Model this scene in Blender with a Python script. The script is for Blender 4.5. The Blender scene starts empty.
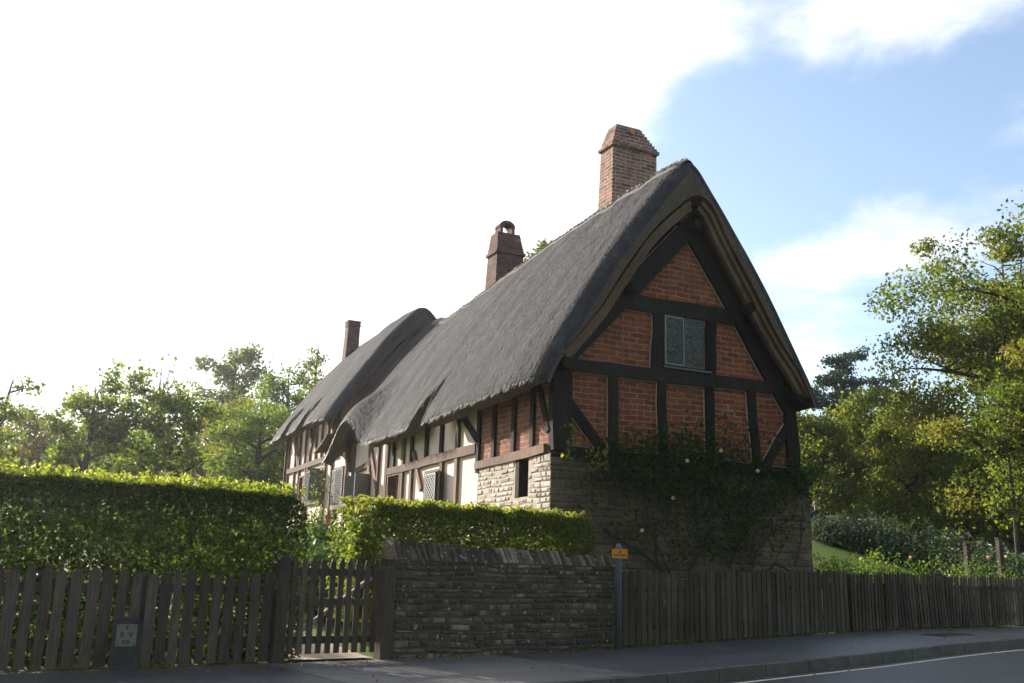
import bpy, math, random
import numpy as np
from mathutils import Vector, Matrix, noise

SC = bpy.context.scene
COL = SC.collection
PI = math.pi
R = math.radians

# ------------------------------------------------------------------ camera
FPX, HC, PITCH, ROLL = 950.0, 1.2, R(13.4), R(1.7)
cF = np.array([0, math.cos(PITCH), math.sin(PITCH)])
cU0 = np.array([0, -math.sin(PITCH), math.cos(PITCH)])
cR0 = np.array([1.0, 0, 0])
cR = cR0 * math.cos(ROLL) + cU0 * math.sin(ROLL)
cU = cU0 * math.cos(ROLL) - cR0 * math.sin(ROLL)
CAM = np.array([0, 0, HC])
cam = bpy.data.cameras.new("camera")
camo = bpy.data.objects.new("camera", cam)
COL.objects.link(camo)
cam.sensor_width = 36
cam.lens = FPX / 1024 * 36
cam.clip_start = 0.1
cam.clip_end = 3000
camo.matrix_world = Matrix(((cR[0], cU[0], -cF[0], 0), (cR[1], cU[1], -cF[1], 0), (cR[2], cU[2], -cF[2], HC), (0, 0, 0, 1)))
SC.camera = camo

# ------------------------------------------------------------------ light
SUN_AZ, SUN_EL = R(-46), R(19)
EXPOSURE = 1.4
SKY_STRENGTH = 0.112
SUN_STRENGTH = 5.0
GLARE_VEIL = 0.0004  # density of the veil added to imitate lens glare
sd = np.array([math.sin(SUN_AZ) * math.cos(SUN_EL), math.cos(SUN_AZ) * math.cos(SUN_EL), math.sin(SUN_EL)])

world = bpy.data.worlds.new("World")
SC.world = world
world.use_nodes = True
nt = world.node_tree
bg = nt.nodes['Background']
sky = nt.nodes.new('ShaderNodeTexSky')
sky.sky_type = 'NISHITA'
sky.sun_disc = False
sky.sun_elevation = SUN_EL
sky.sun_rotation = SUN_AZ
sky.air_density = 1.0
sky.dust_density = 1.5
sky.ozone_density = 1.5
tc = nt.nodes.new('ShaderNodeTexCoord')


def N(kind, **kw):
    n = nt.nodes.new(kind)
    for k, v in kw.items():
        setattr(n, k, v)
    return n


def L(a, b):
    nt.links.new(a, b)


def wmath(op, a, b=None, c=None, clamp=False):
    n = N('ShaderNodeMath', operation=op, use_clamp=clamp)
    for i, v in enumerate((a, b, c)):
        if v is None:
            continue
        if isinstance(v, (int, float)):
            n.inputs[i].default_value = v
        else:
            L(v, n.inputs[i])
    return n.outputs[0]


# clouds: a flat cloud layer seen in the direction of view (Generated = direction), thickest towards the sun
sep = N('ShaderNodeSeparateXYZ')
L(tc.outputs['Generated'], sep.inputs[0])
zz = wmath('MAXIMUM', wmath('ADD', sep.outputs[2], 0.12), 0.05)
cx = wmath('DIVIDE', sep.outputs[0], zz)
cy = wmath('DIVIDE', sep.outputs[1], zz)
comb = N('ShaderNodeCombineXYZ')
L(cx, comb.inputs[0])
L(cy, comb.inputs[1])
mp = N('ShaderNodeMapping')
mp.inputs['Location'].default_value = (3.06, 0.37, 0)
mp.inputs['Scale'].default_value = (1.25, 1.0, 1)
L(comb.outputs[0], mp.inputs[0])
nz = N('ShaderNodeTexNoise')
nz.inputs['Scale'].default_value = 1.15
nz.inputs['Detail'].default_value = 9
nz.inputs['Roughness'].default_value = 0.56
nz.inputs['Distortion'].default_value = 0.25
L(mp.outputs[0], nz.inputs['Vector'])
dotn = N('ShaderNodeVectorMath', operation='DOT_PRODUCT')
L(tc.outputs['Generated'], dotn.inputs[0])
dotn.inputs[1].default_value = tuple(sd)
bias = N('ShaderNodeMapRange')
bias.interpolation_type = 'SMOOTHSTEP'
L(dotn.outputs['Value'], bias.inputs[0])
bias.inputs[1].default_value = 0.54
bias.inputs[2].default_value = 0.80
bias.inputs[3].default_value = 0.0
bias.inputs[4].default_value = 0.42
# a thin streak of cirrus high up
nb = N('ShaderNodeTexNoise')
nb.inputs['Scale'].default_value = 2.6
nb.inputs['Detail'].default_value = 8
nb.inputs['Roughness'].default_value = 0.62
mp2 = N('ShaderNodeMapping')
mp2.inputs['Scale'].default_value = (0.8, 2.2, 1)
mp2.inputs['Rotation'].default_value = (0, 0, 0.25)
L(comb.outputs[0], mp2.inputs[0])
L(mp2.outputs[0], nb.inputs['Vector'])
eb = wmath('ABSOLUTE', wmath('SUBTRACT', sep.outputs[2], 0.515))
eb2 = N('ShaderNodeMapRange')
eb2.interpolation_type = 'SMOOTHSTEP'
L(eb, eb2.inputs[0])
eb2.inputs[1].default_value = 0.05
eb2.inputs[2].default_value = 0.0
eb2.inputs[3].default_value = 0.0
eb2.inputs[4].default_value = 0.17
streak = wmath('MULTIPLY', eb2.outputs[0], wmath('MULTIPLY', nb.outputs[0], 1.1))
msum = wmath('ADD', wmath('ADD', nz.outputs[0], bias.outputs[0]), streak)
cm = N('ShaderNodeMapRange')
cm.interpolation_type = 'SMOOTHSTEP'
L(msum, cm.inputs[0])
cm.inputs[1].default_value = 0.47
cm.inputs[2].default_value = 0.70
cm.inputs[3].default_value = 0.06      # thin high veil everywhere
cm.inputs[4].default_value = 1.0
cloud = N('ShaderNodeMixRGB')
L(cm.outputs[0], cloud.inputs[0])
L(sky.outputs[0], cloud.inputs[1])
# cloud brightness grows towards the sun
cb = N('ShaderNodeMapRange')
L(dotn.outputs['Value'], cb.inputs[0])
cb.inputs[1].default_value = 0.1
cb.inputs[2].default_value = 1.0
cb.inputs[3].default_value = 4.0
cb.inputs[4].default_value = 5.5
cc = N('ShaderNodeCombineXYZ')
L(cb.outputs[0], cc.inputs[0])
L(wmath('MULTIPLY', cb.outputs[0], 1.0), cc.inputs[1])
L(wmath('MULTIPLY', cb.outputs[0], 1.02), cc.inputs[2])
L(cc.outputs[0], cloud.inputs[2])
L(cloud.outputs[0], bg.inputs[0])
bg.inputs[1].default_value = SKY_STRENGTH

sun = bpy.data.lights.new("sun", 'SUN')
sun.energy = SUN_STRENGTH
sun.angle = R(0.5)
sun.color = (1.0, 0.92, 0.82)
suno = bpy.data.objects.new("sun", sun)
suno.rotation_euler = Vector(tuple(-sd)).to_track_quat('-Z', 'Y').to_euler()
suno.location = tuple(sd * 60)
COL.objects.link(suno)

SC.view_settings.view_transform = 'Standard'
SC.view_settings.look = 'None'
SC.view_settings.gamma = 1
SC.view_settings.exposure = EXPOSURE
SC.render.film_transparent = False
SC.render.engine = 'CYCLES'
SC.cycles.max_bounces = 8
SC.cycles.transparent_max_bounces = 8


# ------------------------------------------------------------------ placing helpers
def ray(x, y):
    d = cF * FPX + cR * (x - 512) + cU * (341.5 - y)
    return d / d[1]


def sstep(a, b, x):
    t = min(1.0, max(0.0, (x - a) / (b - a)))
    return t * t * (3 - 2 * t)


F0 = np.array([1.75, 15.35])
FT = np.array([0.8, 0.6])      # along the frontage, to the right
FN = np.array([-0.6, 0.8])     # into the garden


def st(X, Y):
    p = np.array([X, Y]) - F0
    return float(p @ FN), float(p @ FT)


def fr(s, t):
    p = F0 + FN * s + FT * t
    return float(p[0]), float(p[1])


def pav(X):
    return 0.21 * sstep(-1.0, 9.0, X)


def ground(X, Y):
    s, t = st(X, Y)
    base = pav(X)
    if s <= 0.2:
        return base
    q = s - 0.2
    z = base + 0.115 * q if q < 30 else base + 3.45 + 0.03 * (q - 30)
    k = sstep(4.5, 8.5, t - 0.19 * s)          # the garden right of the cottage is a steeper bank
    if k > 0:
        zr = base + 0.27 * q if q < 8 else base + 2.16 + 0.06 * (q - 8)
        z += (zr - z) * k
    z += 0.05 * noise.noise(Vector((X * 0.35, Y * 0.35, 3.0))) * min(1, q)
    return z


def at_ground(x, y):
    """where the sight line of a picture point meets the terrain"""
    d = ray(x, y)
    Y = 6.0
    while Y < 200:
        P = CAM + d * Y
        if P[2] <= ground(P[0], P[1]):
            return P
        Y += 0.05
    return CAM + d * 60


def at_Y(x, y, Y):
    return CAM + ray(x, y) * Y


TH = R(25.7)
HU = np.array([math.cos(TH), math.sin(TH), 0])
HW = np.array([-math.sin(TH), math.cos(TH), 0])
HO = np.array([0.74, 16.5, 0.0])


def G(x, y, b=0.0):
    """point of the gable plane -> (a, z)"""
    d = ray(x, y)
    t = (b - HW @ (CAM - HO)) / (HW @ d)
    P = CAM + d * t - HO
    return float(P @ HU), float(P[2])


def S(x, y, a=0.0):
    """point of the long side wall -> (b, z)"""
    d = ray(x, y)
    t = (a - HU @ (CAM - HO)) / (HU @ d)
    P = CAM + d * t - HO
    return float(P @ HW), float(P[2])


def tag(o, label=None, cat=None, group=None, kind=None):
    if label:
        o['label'] = label
    if cat:
        o['category'] = cat
    if group:
        o['group'] = group
    if kind:
        o['kind'] = kind
    return o


def empty(name, loc, rz=0.0, label=None, cat=None, group=None):
    o = bpy.data.objects.new(name, None)
    o.empty_display_size = 0.2
    o.location = loc
    o.rotation_euler = (0, 0, rz)
    COL.objects.link(o)
    return tag(o, label, cat, group)


class MB:
    def __init__(self):
        self.v = []
        self.f = []
        self.c = []     # one value per face

    def face(self, pts, c=0.5):
        i = len(self.v)
        self.v += [tuple(p) for p in pts]
        self.f.append(tuple(range(i, i + len(pts))))
        self.c.append(c)

    def add(self, verts, faces, c=0.5):
        i = len(self.v)
        self.v += [tuple(p) for p in verts]
        for f in faces:
            self.f.append(tuple(k + i for k in f))
            self.c.append(c)

    def hexa(self, p, c=0.5):
        """8 points: bottom 4 ccw then top 4"""
        self.add(p, [(3, 2, 1, 0), (4, 5, 6, 7), (0, 1, 5, 4), (1, 2, 6, 5), (2, 3, 7, 6), (3, 0, 4, 7)], c)

    def box(self, x0, x1, y0, y1, z0, z1, c=0.5):
        self.hexa([(x0, y0, z0), (x1, y0, z0), (x1, y1, z0), (x0, y1, z0), (x0, y0, z1), (x1, y0, z1), (x1, y1, z1), (x0, y1, z1)], c)

    def prism(self, poly, axis_fn, d0, d1, c=0.5):
        """poly: list of 2-D points, axis_fn(p, d) -> 3-D"""
        n = len(poly)
        A = [axis_fn(p, d0) for p in poly]
        B = [axis_fn(p, d1) for p in poly]
        self.add(A + B, [tuple(range(n))[::-1], tuple(range(n, 2 * n))] + [(i, (i + 1) % n, n + (i + 1) % n, n + i) for i in range(n)], c)

    def beam(self, p0, p1, wv, dv, segs=1, wob=0.0, seed=0, c=0.5, taper=1.0):
        """bar from p0 to p1 with half-width vector wv, half-depth vector dv; slightly crooked"""
        p0, p1, wv, dv = (np.array(q, float) for q in (p0, p1, wv, dv))
        rings = []
        for i in range(segs + 1):
            t = i / segs
            k = 1 + (taper - 1) * t
            off = wv / max(1e-6, np.linalg.norm(wv)) * wob * noise.noise(Vector((seed * 3.7, t * 2.2, 1.1)))
            kk = k * (1 + 0.9 * wob / max(1e-6, np.linalg.norm(wv)) * 0.35 * noise.noise(Vector((seed * 1.3, t * 3.1, 7.7))))
            q = p0 + (p1 - p0) * t + off
            rings.append([q - wv * kk - dv, q + wv * kk - dv, q + wv * kk + dv, q - wv * kk + dv])
        V = [p for r in rings for p in r]
        Fc = [(3, 2, 1, 0), tuple(4 * segs + k for k in range(4))]
        for i in range(segs):
            for k in range(4):
                a, b = 4 * i + k, 4 * i + (k + 1) % 4
                Fc.append((a, b, b + 4, a + 4))
        self.add(V, Fc, c)

    def tube(self, pts, radii, n=6, c=0.5, cap=True):
        pts = [np.array(p, float) for p in pts]
        if isinstance(radii, (int, float)):
            radii = [radii] * len(pts)
        V = []
        prev = None
        for i, p in enumerate(pts):
            a = pts[max(0, i - 1)]
            b = pts[min(len(pts) - 1, i + 1)]
            t = b - a
            t = t / max(1e-9, np.linalg.norm(t))
            if prev is None:
                h = np.array([1, 0, 0]) if abs(t[0]) < 0.8 else np.array([0, 1, 0])
            else:
                h = prev
            x = h - t * (h @ t)
            x /= max(1e-9, np.linalg.norm(x))
            y = np.cross(t, x)
            prev = x
            for k in range(n):
                g = 2 * PI * k / n
                V.append(p + (x * math.cos(g) + y * math.sin(g)) * radii[i])
        Fc = []
        for i in range(len(pts) - 1):
            for k in range(n):
                a = i * n + k
                b = i * n + (k + 1) % n
                Fc.append((a, b, b + n, a + n))
        if cap:
            Fc.append(tuple(range(n))[::-1])
            Fc.append(tuple((len(pts) - 1) * n + k for k in range(n)))
        self.add(V, Fc, c)

    def lathe(self, centre, prof, n=16, c=0.5):
        """prof: list of (r, z)"""
        cxx, cyy, czz = centre
        V = []
        for r, z in prof:
            for k in range(n):
                g = 2 * PI * k / n
                V.append((cxx + r * math.cos(g), cyy + r * math.sin(g), czz + z))
        Fc = []
        for i in range(len(prof) - 1):
            for k in range(n):
                a = i * n + k
                b = i * n + (k + 1) % n
                Fc.append((a, b, b + n, a + n))
        Fc.append(tuple(range(n))[::-1])
        Fc.append(tuple((len(prof) - 1) * n + k for k in range(n)))
        self.add(V, Fc, c)

    def build(self, name, mat, parent=None, smooth=False):
        me = bpy.data.meshes.new(name)
        me.from_pydata([tuple(map(float, p)) for p in self.v], [], self.f)
        at = me.attributes.new('v', 'FLOAT', 'FACE')
        at.data.foreach_set('value', np.array(self.c, dtype=np.float32))
        if mat:
            me.materials.append(mat)
        if smooth:
            me.polygons.foreach_set('use_smooth', [True] * len(me.polygons))
        me.update()
        o = bpy.data.objects.new(name, me)
        COL.objects.link(o)
        if parent:
            o.parent = parent
        return o


def quads(name, V4, vals, mat, parent=None):
    """fast mesh of separate quads: V4 (n,4,3)"""
    n = len(V4)
    me = bpy.data.meshes.new(name)
    me.vertices.add(4 * n)
    me.vertices.foreach_set('co', np.asarray(V4, dtype=np.float32).reshape(-1))
    me.loops.add(4 * n)
    me.loops.foreach_set('vertex_index', np.arange(4 * n, dtype=np.int32))
    me.polygons.add(n)
    me.polygons.foreach_set('loop_start', np.arange(0, 4 * n, 4, dtype=np.int32))
    at = me.attributes.new('v', 'FLOAT', 'FACE')
    at.data.foreach_set('value', np.asarray(vals, dtype=np.float32))
    me.materials.append(mat)
    me.update(calc_edges=True)
    me.validate()
    o = bpy.data.objects.new(name, me)
    COL.objects.link(o)
    if parent:
        o.parent = parent
    return o


def leaf_quads(P, size, rng, up=0.35, aspect=0.55, nrm=None, jitter=1.0):
    """leaf-shaped quads (folded rhombus) at the points P"""
    n = len(P)
    d = rng.normal(size=(n, 3))
    d[:, 2] += up
    d /= np.linalg.norm(d, axis=1)[:, None] + 1e-9
    q = rng.normal(size=(n, 3)) * jitter
    if nrm is not None:
        q = q * 0.8 + nrm
    q -= d * np.sum(q * d, axis=1)[:, None]
    q /= np.linalg.norm(q, axis=1)[:, None] + 1e-9
    s = np.cross(d, q)
    ln = (size * rng.uniform(0.6, 1.3, n))[:, None]
    w = ln * aspect * 0.5
    tip = P + d * ln * 0.5
    base = P - d * ln * 0.5
    fold = q * w * 0.35
    a = P + s * w + fold - d * ln * 0.05
    b = P - s * w + fold - d * ln * 0.05
    return np.stack([base, a, tip, b], axis=1)


# ------------------------------------------------------------------ materials
def mat_new(name):
    m = bpy.data.materials.new(name)
    m.use_nodes = True
    t = m.node_tree
    b = t.nodes['Principled BSDF']
    return m, t, b


def nod(t, kind, ins=None, **kw):
    n = t.nodes.new(kind)
    for k, v in kw.items():
        setattr(n, k, v)
    if ins:
        for k, v in ins.items():
            n.inputs[k].default_value = v
    return n


def ramp(t, fac, stops):
    r = nod(t, 'ShaderNodeValToRGB')
    e = r.color_ramp.elements
    while len(e) < len(stops):
        e.new(0.5)
    for i, (p, c) in enumerate(stops):
        e[i].position = p
        e[i].color = (*c, 1)
    t.links.new(fac, r.inputs[0])
    return r.outputs[0]


def mixc(t, fac, a, b, mode='MIX'):
    m = nod(t, 'ShaderNodeMixRGB', blend_type=mode)
    for i, v in enumerate((fac, a, b)):
        if isinstance(v, (int, float)):
            m.inputs[i].default_value = v
        elif isinstance(v, tuple):
            m.inputs[i].default_value = (*v, 1)
        else:
            t.links.new(v, m.inputs[i])
    return m.outputs[0]


def noisy(t, scale, detail=5, rough=0.6, vec=None, dist=0.0):
    n = nod(t, 'ShaderNodeTexNoise', {'Scale': scale, 'Detail': detail, 'Roughness': rough, 'Distortion': dist})
    if vec is not None:
        t.links.new(vec, n.inputs['Vector'])
    return n.outputs[0]


def objco(t, scale=(1, 1, 1), rot=(0, 0, 0), src='Object'):
    c = nod(t, 'ShaderNodeTexCoord')
    m = nod(t, 'ShaderNodeMapping')
    m.inputs['Scale'].default_value = scale
    m.inputs['Rotation'].default_value = rot
    t.links.new(c.outputs[src], m.inputs[0])
    return m.outputs[0]


def bump(t, b, h, strength=0.5, dist=0.02):
    n = nod(t, 'ShaderNodeBump', {'Strength': strength, 'Distance': dist})
    t.links.new(h, n.inputs['Height'])
    t.links.new(n.outputs[0], b.inputs['Normal'])


def attr(t, name='v'):
    return nod(t, 'ShaderNodeAttribute', attribute_name=name).outputs['Fac']


def m_wood(name, dark, light, stretch=(14, 14, 1.2), rough=0.85, bs=0.5):
    m, t, b = mat_new(name)
    v = objco(t, stretch)
    n1 = noisy(t, 2.2, 6, 0.65, v)
    n2 = noisy(t, 1.1, 3, 0.5, objco(t))
    c = ramp(t, n1, [(0.3, dark), (0.7, light)])
    c = mixc(t, 0.35, c, ramp(t, n2, [(0.35, dark), (0.65, light)]))
    av = nod(t, 'ShaderNodeMath', operation='MULTIPLY_ADD')
    t.links.new(attr(t), av.inputs[0])
    av.inputs[1].default_value = 0.7
    av.inputs[2].default_value = 0.65
    c = mixc(t, 1.0, c, av.outputs[0], 'MULTIPLY')
    t.links.new(c, b.inputs['Base Color'])
    b.inputs['Roughness'].default_value = rough
    b.inputs['Specular IOR Level'].default_value = 0.12
    bump(t, b, n1, bs, 0.01)
    return m


def m_plain(name, col, rough=0.7, var=0.25, scale=6, metal=0.0, bs=0.15):
    m, t, b = mat_new(name)
    n1 = noisy(t, scale, 6, 0.6, objco(t))
    d = tuple(x * (1 - var) for x in col)
    l = tuple(min(1, x * (1 + var)) for x in col)
    t.links.new(ramp(t, n1, [(0.3, d), (0.7, l)]), b.inputs['Base Color'])
    b.inputs['Roughness'].default_value = rough
    b.inputs['Metallic'].default_value = metal
    b.inputs['Specular IOR Level'].default_value = 0.2 if rough > 0.6 else 0.4
    if bs:
        bump(t, b, noisy(t, scale * 8, 4, 0.6, objco(t)), bs, 0.005)
    return m


def m_leaf(name, cols, trans=0.45, gloss=0.07):
    """cols: colours over the per-leaf random value"""
    m, t, b = mat_new(name)
    c = ramp(t, attr(t), [(i / max(1, len(cols) - 1), k) for i, k in enumerate(cols)])
    t.links.new(c, b.inputs['Base Color'])
    b.inputs['Roughness'].default_value = 0.55
    b.inputs['Specular IOR Level'].default_value = gloss
    tr = nod(t, 'ShaderNodeBsdfTranslucent')
    cy = mixc(t, 1.0, c, (1.6, 1.6, 0.55), 'MULTIPLY')
    t.links.new(cy, tr.inputs[0])
    mx = nod(t, 'ShaderNodeMixShader')
    mx.inputs[0].default_value = trans
    t.links.new(b.outputs[0], mx.inputs[1])
    t.links.new(tr.outputs[0], mx.inputs[2])
    t.links.new(mx.outputs[0], t.nodes['Material Output'].inputs[0])
    return m


def m_brick(name, plane, c1, c2, mortar, bw=0.225, bh=0.075, ms=0.011, dark=0.35):
    """plane: which object axes carry the courses ('xz' or 'yz'), or 'both' chosen by the face normal"""
    m, t, b = mat_new(name)
    c = nod(t, 'ShaderNodeTexCoord')
    sp = nod(t, 'ShaderNodeSeparateXYZ')
    t.links.new(c.outputs['Object'], sp.inputs[0])
    cb_ = nod(t, 'ShaderNodeCombineXYZ')
    if plane == 'xz':
        t.links.new(sp.outputs[0], cb_.inputs[0])
    elif plane == 'yz':
        t.links.new(sp.outputs[1], cb_.inputs[0])
    else:
        ad = nod(t, 'ShaderNodeMath', operation='ADD')
        t.links.new(sp.outputs[0], ad.inputs[0])
        t.links.new(sp.outputs[1], ad.inputs[1])
        t.links.new(ad.outputs[0], cb_.inputs[0])
    t.links.new(sp.outputs[2], cb_.inputs[1])
    nv = nod(t, 'ShaderNodeTexNoise', {'Scale': 1.6, 'Detail': 4})
    t.links.new(c.outputs['Object'], nv.inputs['Vector'])
    sub = nod(t, 'ShaderNodeVectorMath', operation='SUBTRACT')
    t.links.new(nv.outputs['Color'], sub.inputs[0])
    sub.inputs[1].default_value = (0.5, 0.5, 0.5)
    sc_ = nod(t, 'ShaderNodeVectorMath', operation='SCALE')
    t.links.new(sub.outputs[0], sc_.inputs[0])
    sc_.inputs['Scale'].default_value = 0.085
    ad2 = nod(t, 'ShaderNodeVectorMath', operation='ADD')
    t.links.new(cb_.outputs[0], ad2.inputs[0])
    t.links.new(sc_.outputs[0], ad2.inputs[1])
    br = nod(t, 'ShaderNodeTexBrick')
    br.inputs['Scale'].default_value = 1.0
    br.inputs['Brick Width'].default_value = bw
    br.inputs['Row Height'].default_value = bh
    br.inputs['Mortar Size'].default_value = ms
    br.inputs['Mortar Smooth'].default_value = 0.25
    br.inputs['Bias'].default_value = -0.1
    br.offset = 0.5
    br.inputs['Color1'].default_value = (*c1, 1)
    br.inputs['Color2'].default_value = (*c2, 1)
    br.inputs['Mortar'].default_value = (*mortar, 1)
    t.links.new(ad2.outputs[0], br.inputs['Vector'])
    n1 = noisy(t, 5.0, 6, 0.65, c.outputs['Object'])
    col = mixc(t, 0.55, br.outputs['Color'], ramp(t, n1, [(0.3, (dark,) * 3), (0.7, (1.15,) * 3)]), 'MULTIPLY')
    n6 = noisy(t, 0.9, 5, 0.6, c.outputs['Object'])
    col = mixc(t, ramp(t, n6, [(0.50, (0, 0, 0)), (0.66, (0.55,) * 3)]), col, (0.11, 0.055, 0.04))
    n7 = noisy(t, 2.3, 4, 0.6, c.outputs['Object'])
    col = mixc(t, ramp(t, n7, [(0.60, (0, 0, 0)), (0.70, (0.45,) * 3)]), col, (0.36, 0.25, 0.17))
    n2 = noisy(t, 40, 4, 0.6, c.outputs['Object'])
    col = mixc(t, 0.4, col, ramp(t, n2, [(0.3, (0.55,) * 3), (0.7, (1.2,) * 3)]), 'MULTIPLY')
    t.links.new(col, b.inputs['Base Color'])
    b.inputs['Roughness'].default_value = 0.9
    b.inputs['Specular IOR Level'].default_value = 0.12
    inv = nod(t, 'ShaderNodeMath', operation='MULTIPLY_ADD')
    t.links.new(br.outputs['Fac'], inv.inputs[0])
    inv.inputs[1].default_value = -1.0
    t.links.new(n2, inv.inputs[2])
    bump(t, b, inv.outputs[0], 0.7, 0.012)
    return m


def m_stone(name, cols, spots=None, scale=9, spot_amt=0.62, grime=None):
    m, t, b = mat_new(name)
    v = objco(t)
    c = ramp(t, attr(t), [(i / (len(cols) - 1), k) for i, k in enumerate(cols)])
    n1 = noisy(t, scale, 8, 0.7, v)
    c = mixc(t, 0.75, c, ramp(t, n1, [(0.28, (0.4,) * 3), (0.72, (1.35,) * 3)]), 'MULTIPLY')
    if grime:
        n3 = noisy(t, 1.1, 5, 0.6, v)
        c = mixc(t, ramp(t, n3, [(0.42, (0, 0, 0)), (0.62, (0.85,) * 3)]), c, grime)
    if spots:
        n2 = noisy(t, scale * 1.7, 3, 0.5, objco(t, src='Object'))
        f = ramp(t, n2, [(spot_amt, (0, 0, 0)), (spot_amt + 0.05, (0.8,) * 3)])
        c = mixc(t, f, c, spots)
    t.links.new(c, b.inputs['Base Color'])
    b.inputs['Roughness'].default_value = 0.92
    b.inputs['Specular IOR Level'].default_value = 0.12
    bump(t, b, noisy(t, scale * 3, 6, 0.7, v), 0.6, 0.015)
    return m


M = {}
M['timber'] = m_wood('timber', (0.007, 0.006, 0.0055), (0.034, 0.028, 0.024), (10, 10, 1.0))
M['oak'] = m_wood('oak', (0.07, 0.043, 0.031), (0.27, 0.175, 0.125))
M['board'] = m_wood('board', (0.075, 0.045, 0.022), (0.21, 0.13, 0.068))
M['fence'] = m_wood('fence', (0.046, 0.035, 0.028), (0.150, 0.120, 0.098), (22, 22, 1.5))
M['fence_dark'] = m_wood('fence_dark', (0.034, 0.029, 0.021), (0.115, 0.098, 0.074), (22, 22, 1.5))
M['plaster'] = m_plain('plaster', (0.76, 0.615, 0.525), 0.9, 0.10, 2.5, bs=0.3)
M['brick'] = m_brick('brick', 'xz', (0.37, 0.098, 0.040), (0.20, 0.052, 0.025), (0.34, 0.25, 0.17), 0.30, 0.105, 0.012)
M['brick_side'] = m_brick('brick_side', 'yz', (0.36, 0.135, 0.08), (0.25, 0.085, 0.05), (0.40, 0.31, 0.24), 0.30, 0.10, 0.012)
M['brick_chimney'] = m_brick('brick_chimney', 'both', (0.40, 0.195, 0.135), (0.11, 0.06, 0.055), (0.44, 0.37, 0.31), 0.27, 0.085, 0.013)
M['brick_sooty'] = m_brick('brick_sooty', 'both', (0.17, 0.075, 0.055), (0.06, 0.042, 0.04), (0.17, 0.13, 0.11), 0.27, 0.085, 0.010)
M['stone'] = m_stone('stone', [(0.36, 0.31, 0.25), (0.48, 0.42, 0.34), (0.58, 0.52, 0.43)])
M['stone_wall'] = m_stone('stone_wall', [(0.062, 0.050, 0.038), (0.105, 0.085, 0.063), (0.155, 0.126, 0.09), (0.28, 0.235, 0.17)], (0.36, 0.36, 0.33), 8, 0.63, (0.045, 0.039, 0.032))
M['stone_gable_shade'] = m_stone('stone_gable_shade', [(0.105, 0.082, 0.056), (0.155, 0.122, 0.084), (0.215, 0.172, 0.122)], None, 4, 0.6, (0.10, 0.080, 0.055))  # darker copy of the base stone; shade of the gable put into its colour
M['mortar'] = m_plain('mortar', (0.40, 0.345, 0.28), 0.95, 0.2, 12)
M['mortar_gable_shade'] = m_plain('mortar_gable_shade', (0.14, 0.112, 0.08), 0.95, 0.25, 8)  # darker copy of the mortar, carrying the gable's shade in its colour
M['mortar_dark'] = m_plain('mortar_dark', (0.085, 0.070, 0.053), 0.95, 0.3, 12)
M['limewash'] = m_plain('limewash', (0.50, 0.42, 0.34), 0.95, 0.15, 12)
M['lead'] = m_plain('lead', (0.085, 0.085, 0.075), 0.55, 0.2, 20)
M['iron'] = m_plain('iron', (0.17, 0.185, 0.18), 0.5, 0.15, 20)
M['copper'] = m_plain('copper', (0.16, 0.26, 0.20), 0.7, 0.2, 20)
M['post_paint'] = m_plain('post_paint', (0.10, 0.115, 0.14), 0.5, 0.12, 10)
M['sign_yellow'] = m_plain('sign_yellow', (0.62, 0.27, 0.015), 0.5, 0.06, 10)
M['sign_red'] = m_plain('sign_red', (0.30, 0.01, 0.01), 0.5, 0.1, 10)
M['ink'] = m_plain('ink', (0.035, 0.03, 0.03), 0.6, 0.1, 10)
M['concrete'] = m_plain('concrete', (0.055, 0.055, 0.052), 0.9, 0.3, 14, bs=0.4)
M['plaque'] = m_plain('plaque', (0.19, 0.19, 0.17), 0.7, 0.15, 16)
M['terracotta'] = m_plain('terracotta', (0.50, 0.20, 0.09), 0.8, 0.15, 8)
M['pale_wood'] = m_wood('pale_wood', (0.30, 0.24, 0.18), (0.55, 0.47, 0.38))
M['bark'] = m_wood('bark', (0.030, 0.024, 0.019), (0.10, 0.085, 0.068), (9, 9, 1.4))
M['straw_under'] = m_wood('straw_under', (0.10, 0.065, 0.035), (0.22, 0.15, 0.085), (30, 30, 6))
M['skin'] = m_plain('skin', (0.42, 0.25, 0.19), 0.6, 0.08, 8, bs=0)
M['cloth'] = m_plain('cloth', (0.02, 0.022, 0.035), 0.9, 0.2, 8)
M['hair'] = m_plain('hair', (0.18, 0.15, 0.13), 0.8, 0.2, 20)
M['white_paint'] = m_plain('white_paint', (0.55, 0.52, 0.42), 0.7, 0.25, 16)
M['petal'] = m_leaf('petal', [(0.78, 0.66, 0.46), (0.85, 0.78, 0.62)], 0.3)
M['petal_red'] = m_leaf('petal_red', [(0.65, 0.03, 0.05), (0.75, 0.12, 0.12)], 0.3)
M['petal_pink'] = m_leaf('petal_pink', [(0.8, 0.45, 0.42), (0.85, 0.65, 0.6)], 0.3)
M['hedge'] = m_leaf('hedge', [(0.022, 0.046, 0.009), (0.035, 0.070, 0.012), (0.075, 0.12, 0.020), (0.30, 0.32, 0.085)], 0.55)  # last stop is pale: sunlit rim of the sprigs put into leaf colour
M['hedge_yellow'] = m_leaf('hedge_yellow', [(0.045, 0.080, 0.014), (0.10, 0.14, 0.026), (0.16, 0.19, 0.042), (0.26, 0.26, 0.085)], 0.48)
M['rose_leaf'] = m_leaf('rose_leaf', [(0.018, 0.045, 0.014), (0.032, 0.070, 0.020), (0.055, 0.095, 0.025)], 0.4)
M['autumn_leaf'] = m_leaf('autumn_leaf', [(0.12, 0.17, 0.02), (0.24, 0.22, 0.02), (0.26, 0.09, 0.05), (0.22, 0.22, 0.03)], 0.5)
M['shrub'] = m_leaf('shrub', [(0.028, 0.06, 0.025), (0.045, 0.085, 0.035), (0.07, 0.11, 0.03)], 0.4, 0.3)
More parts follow.
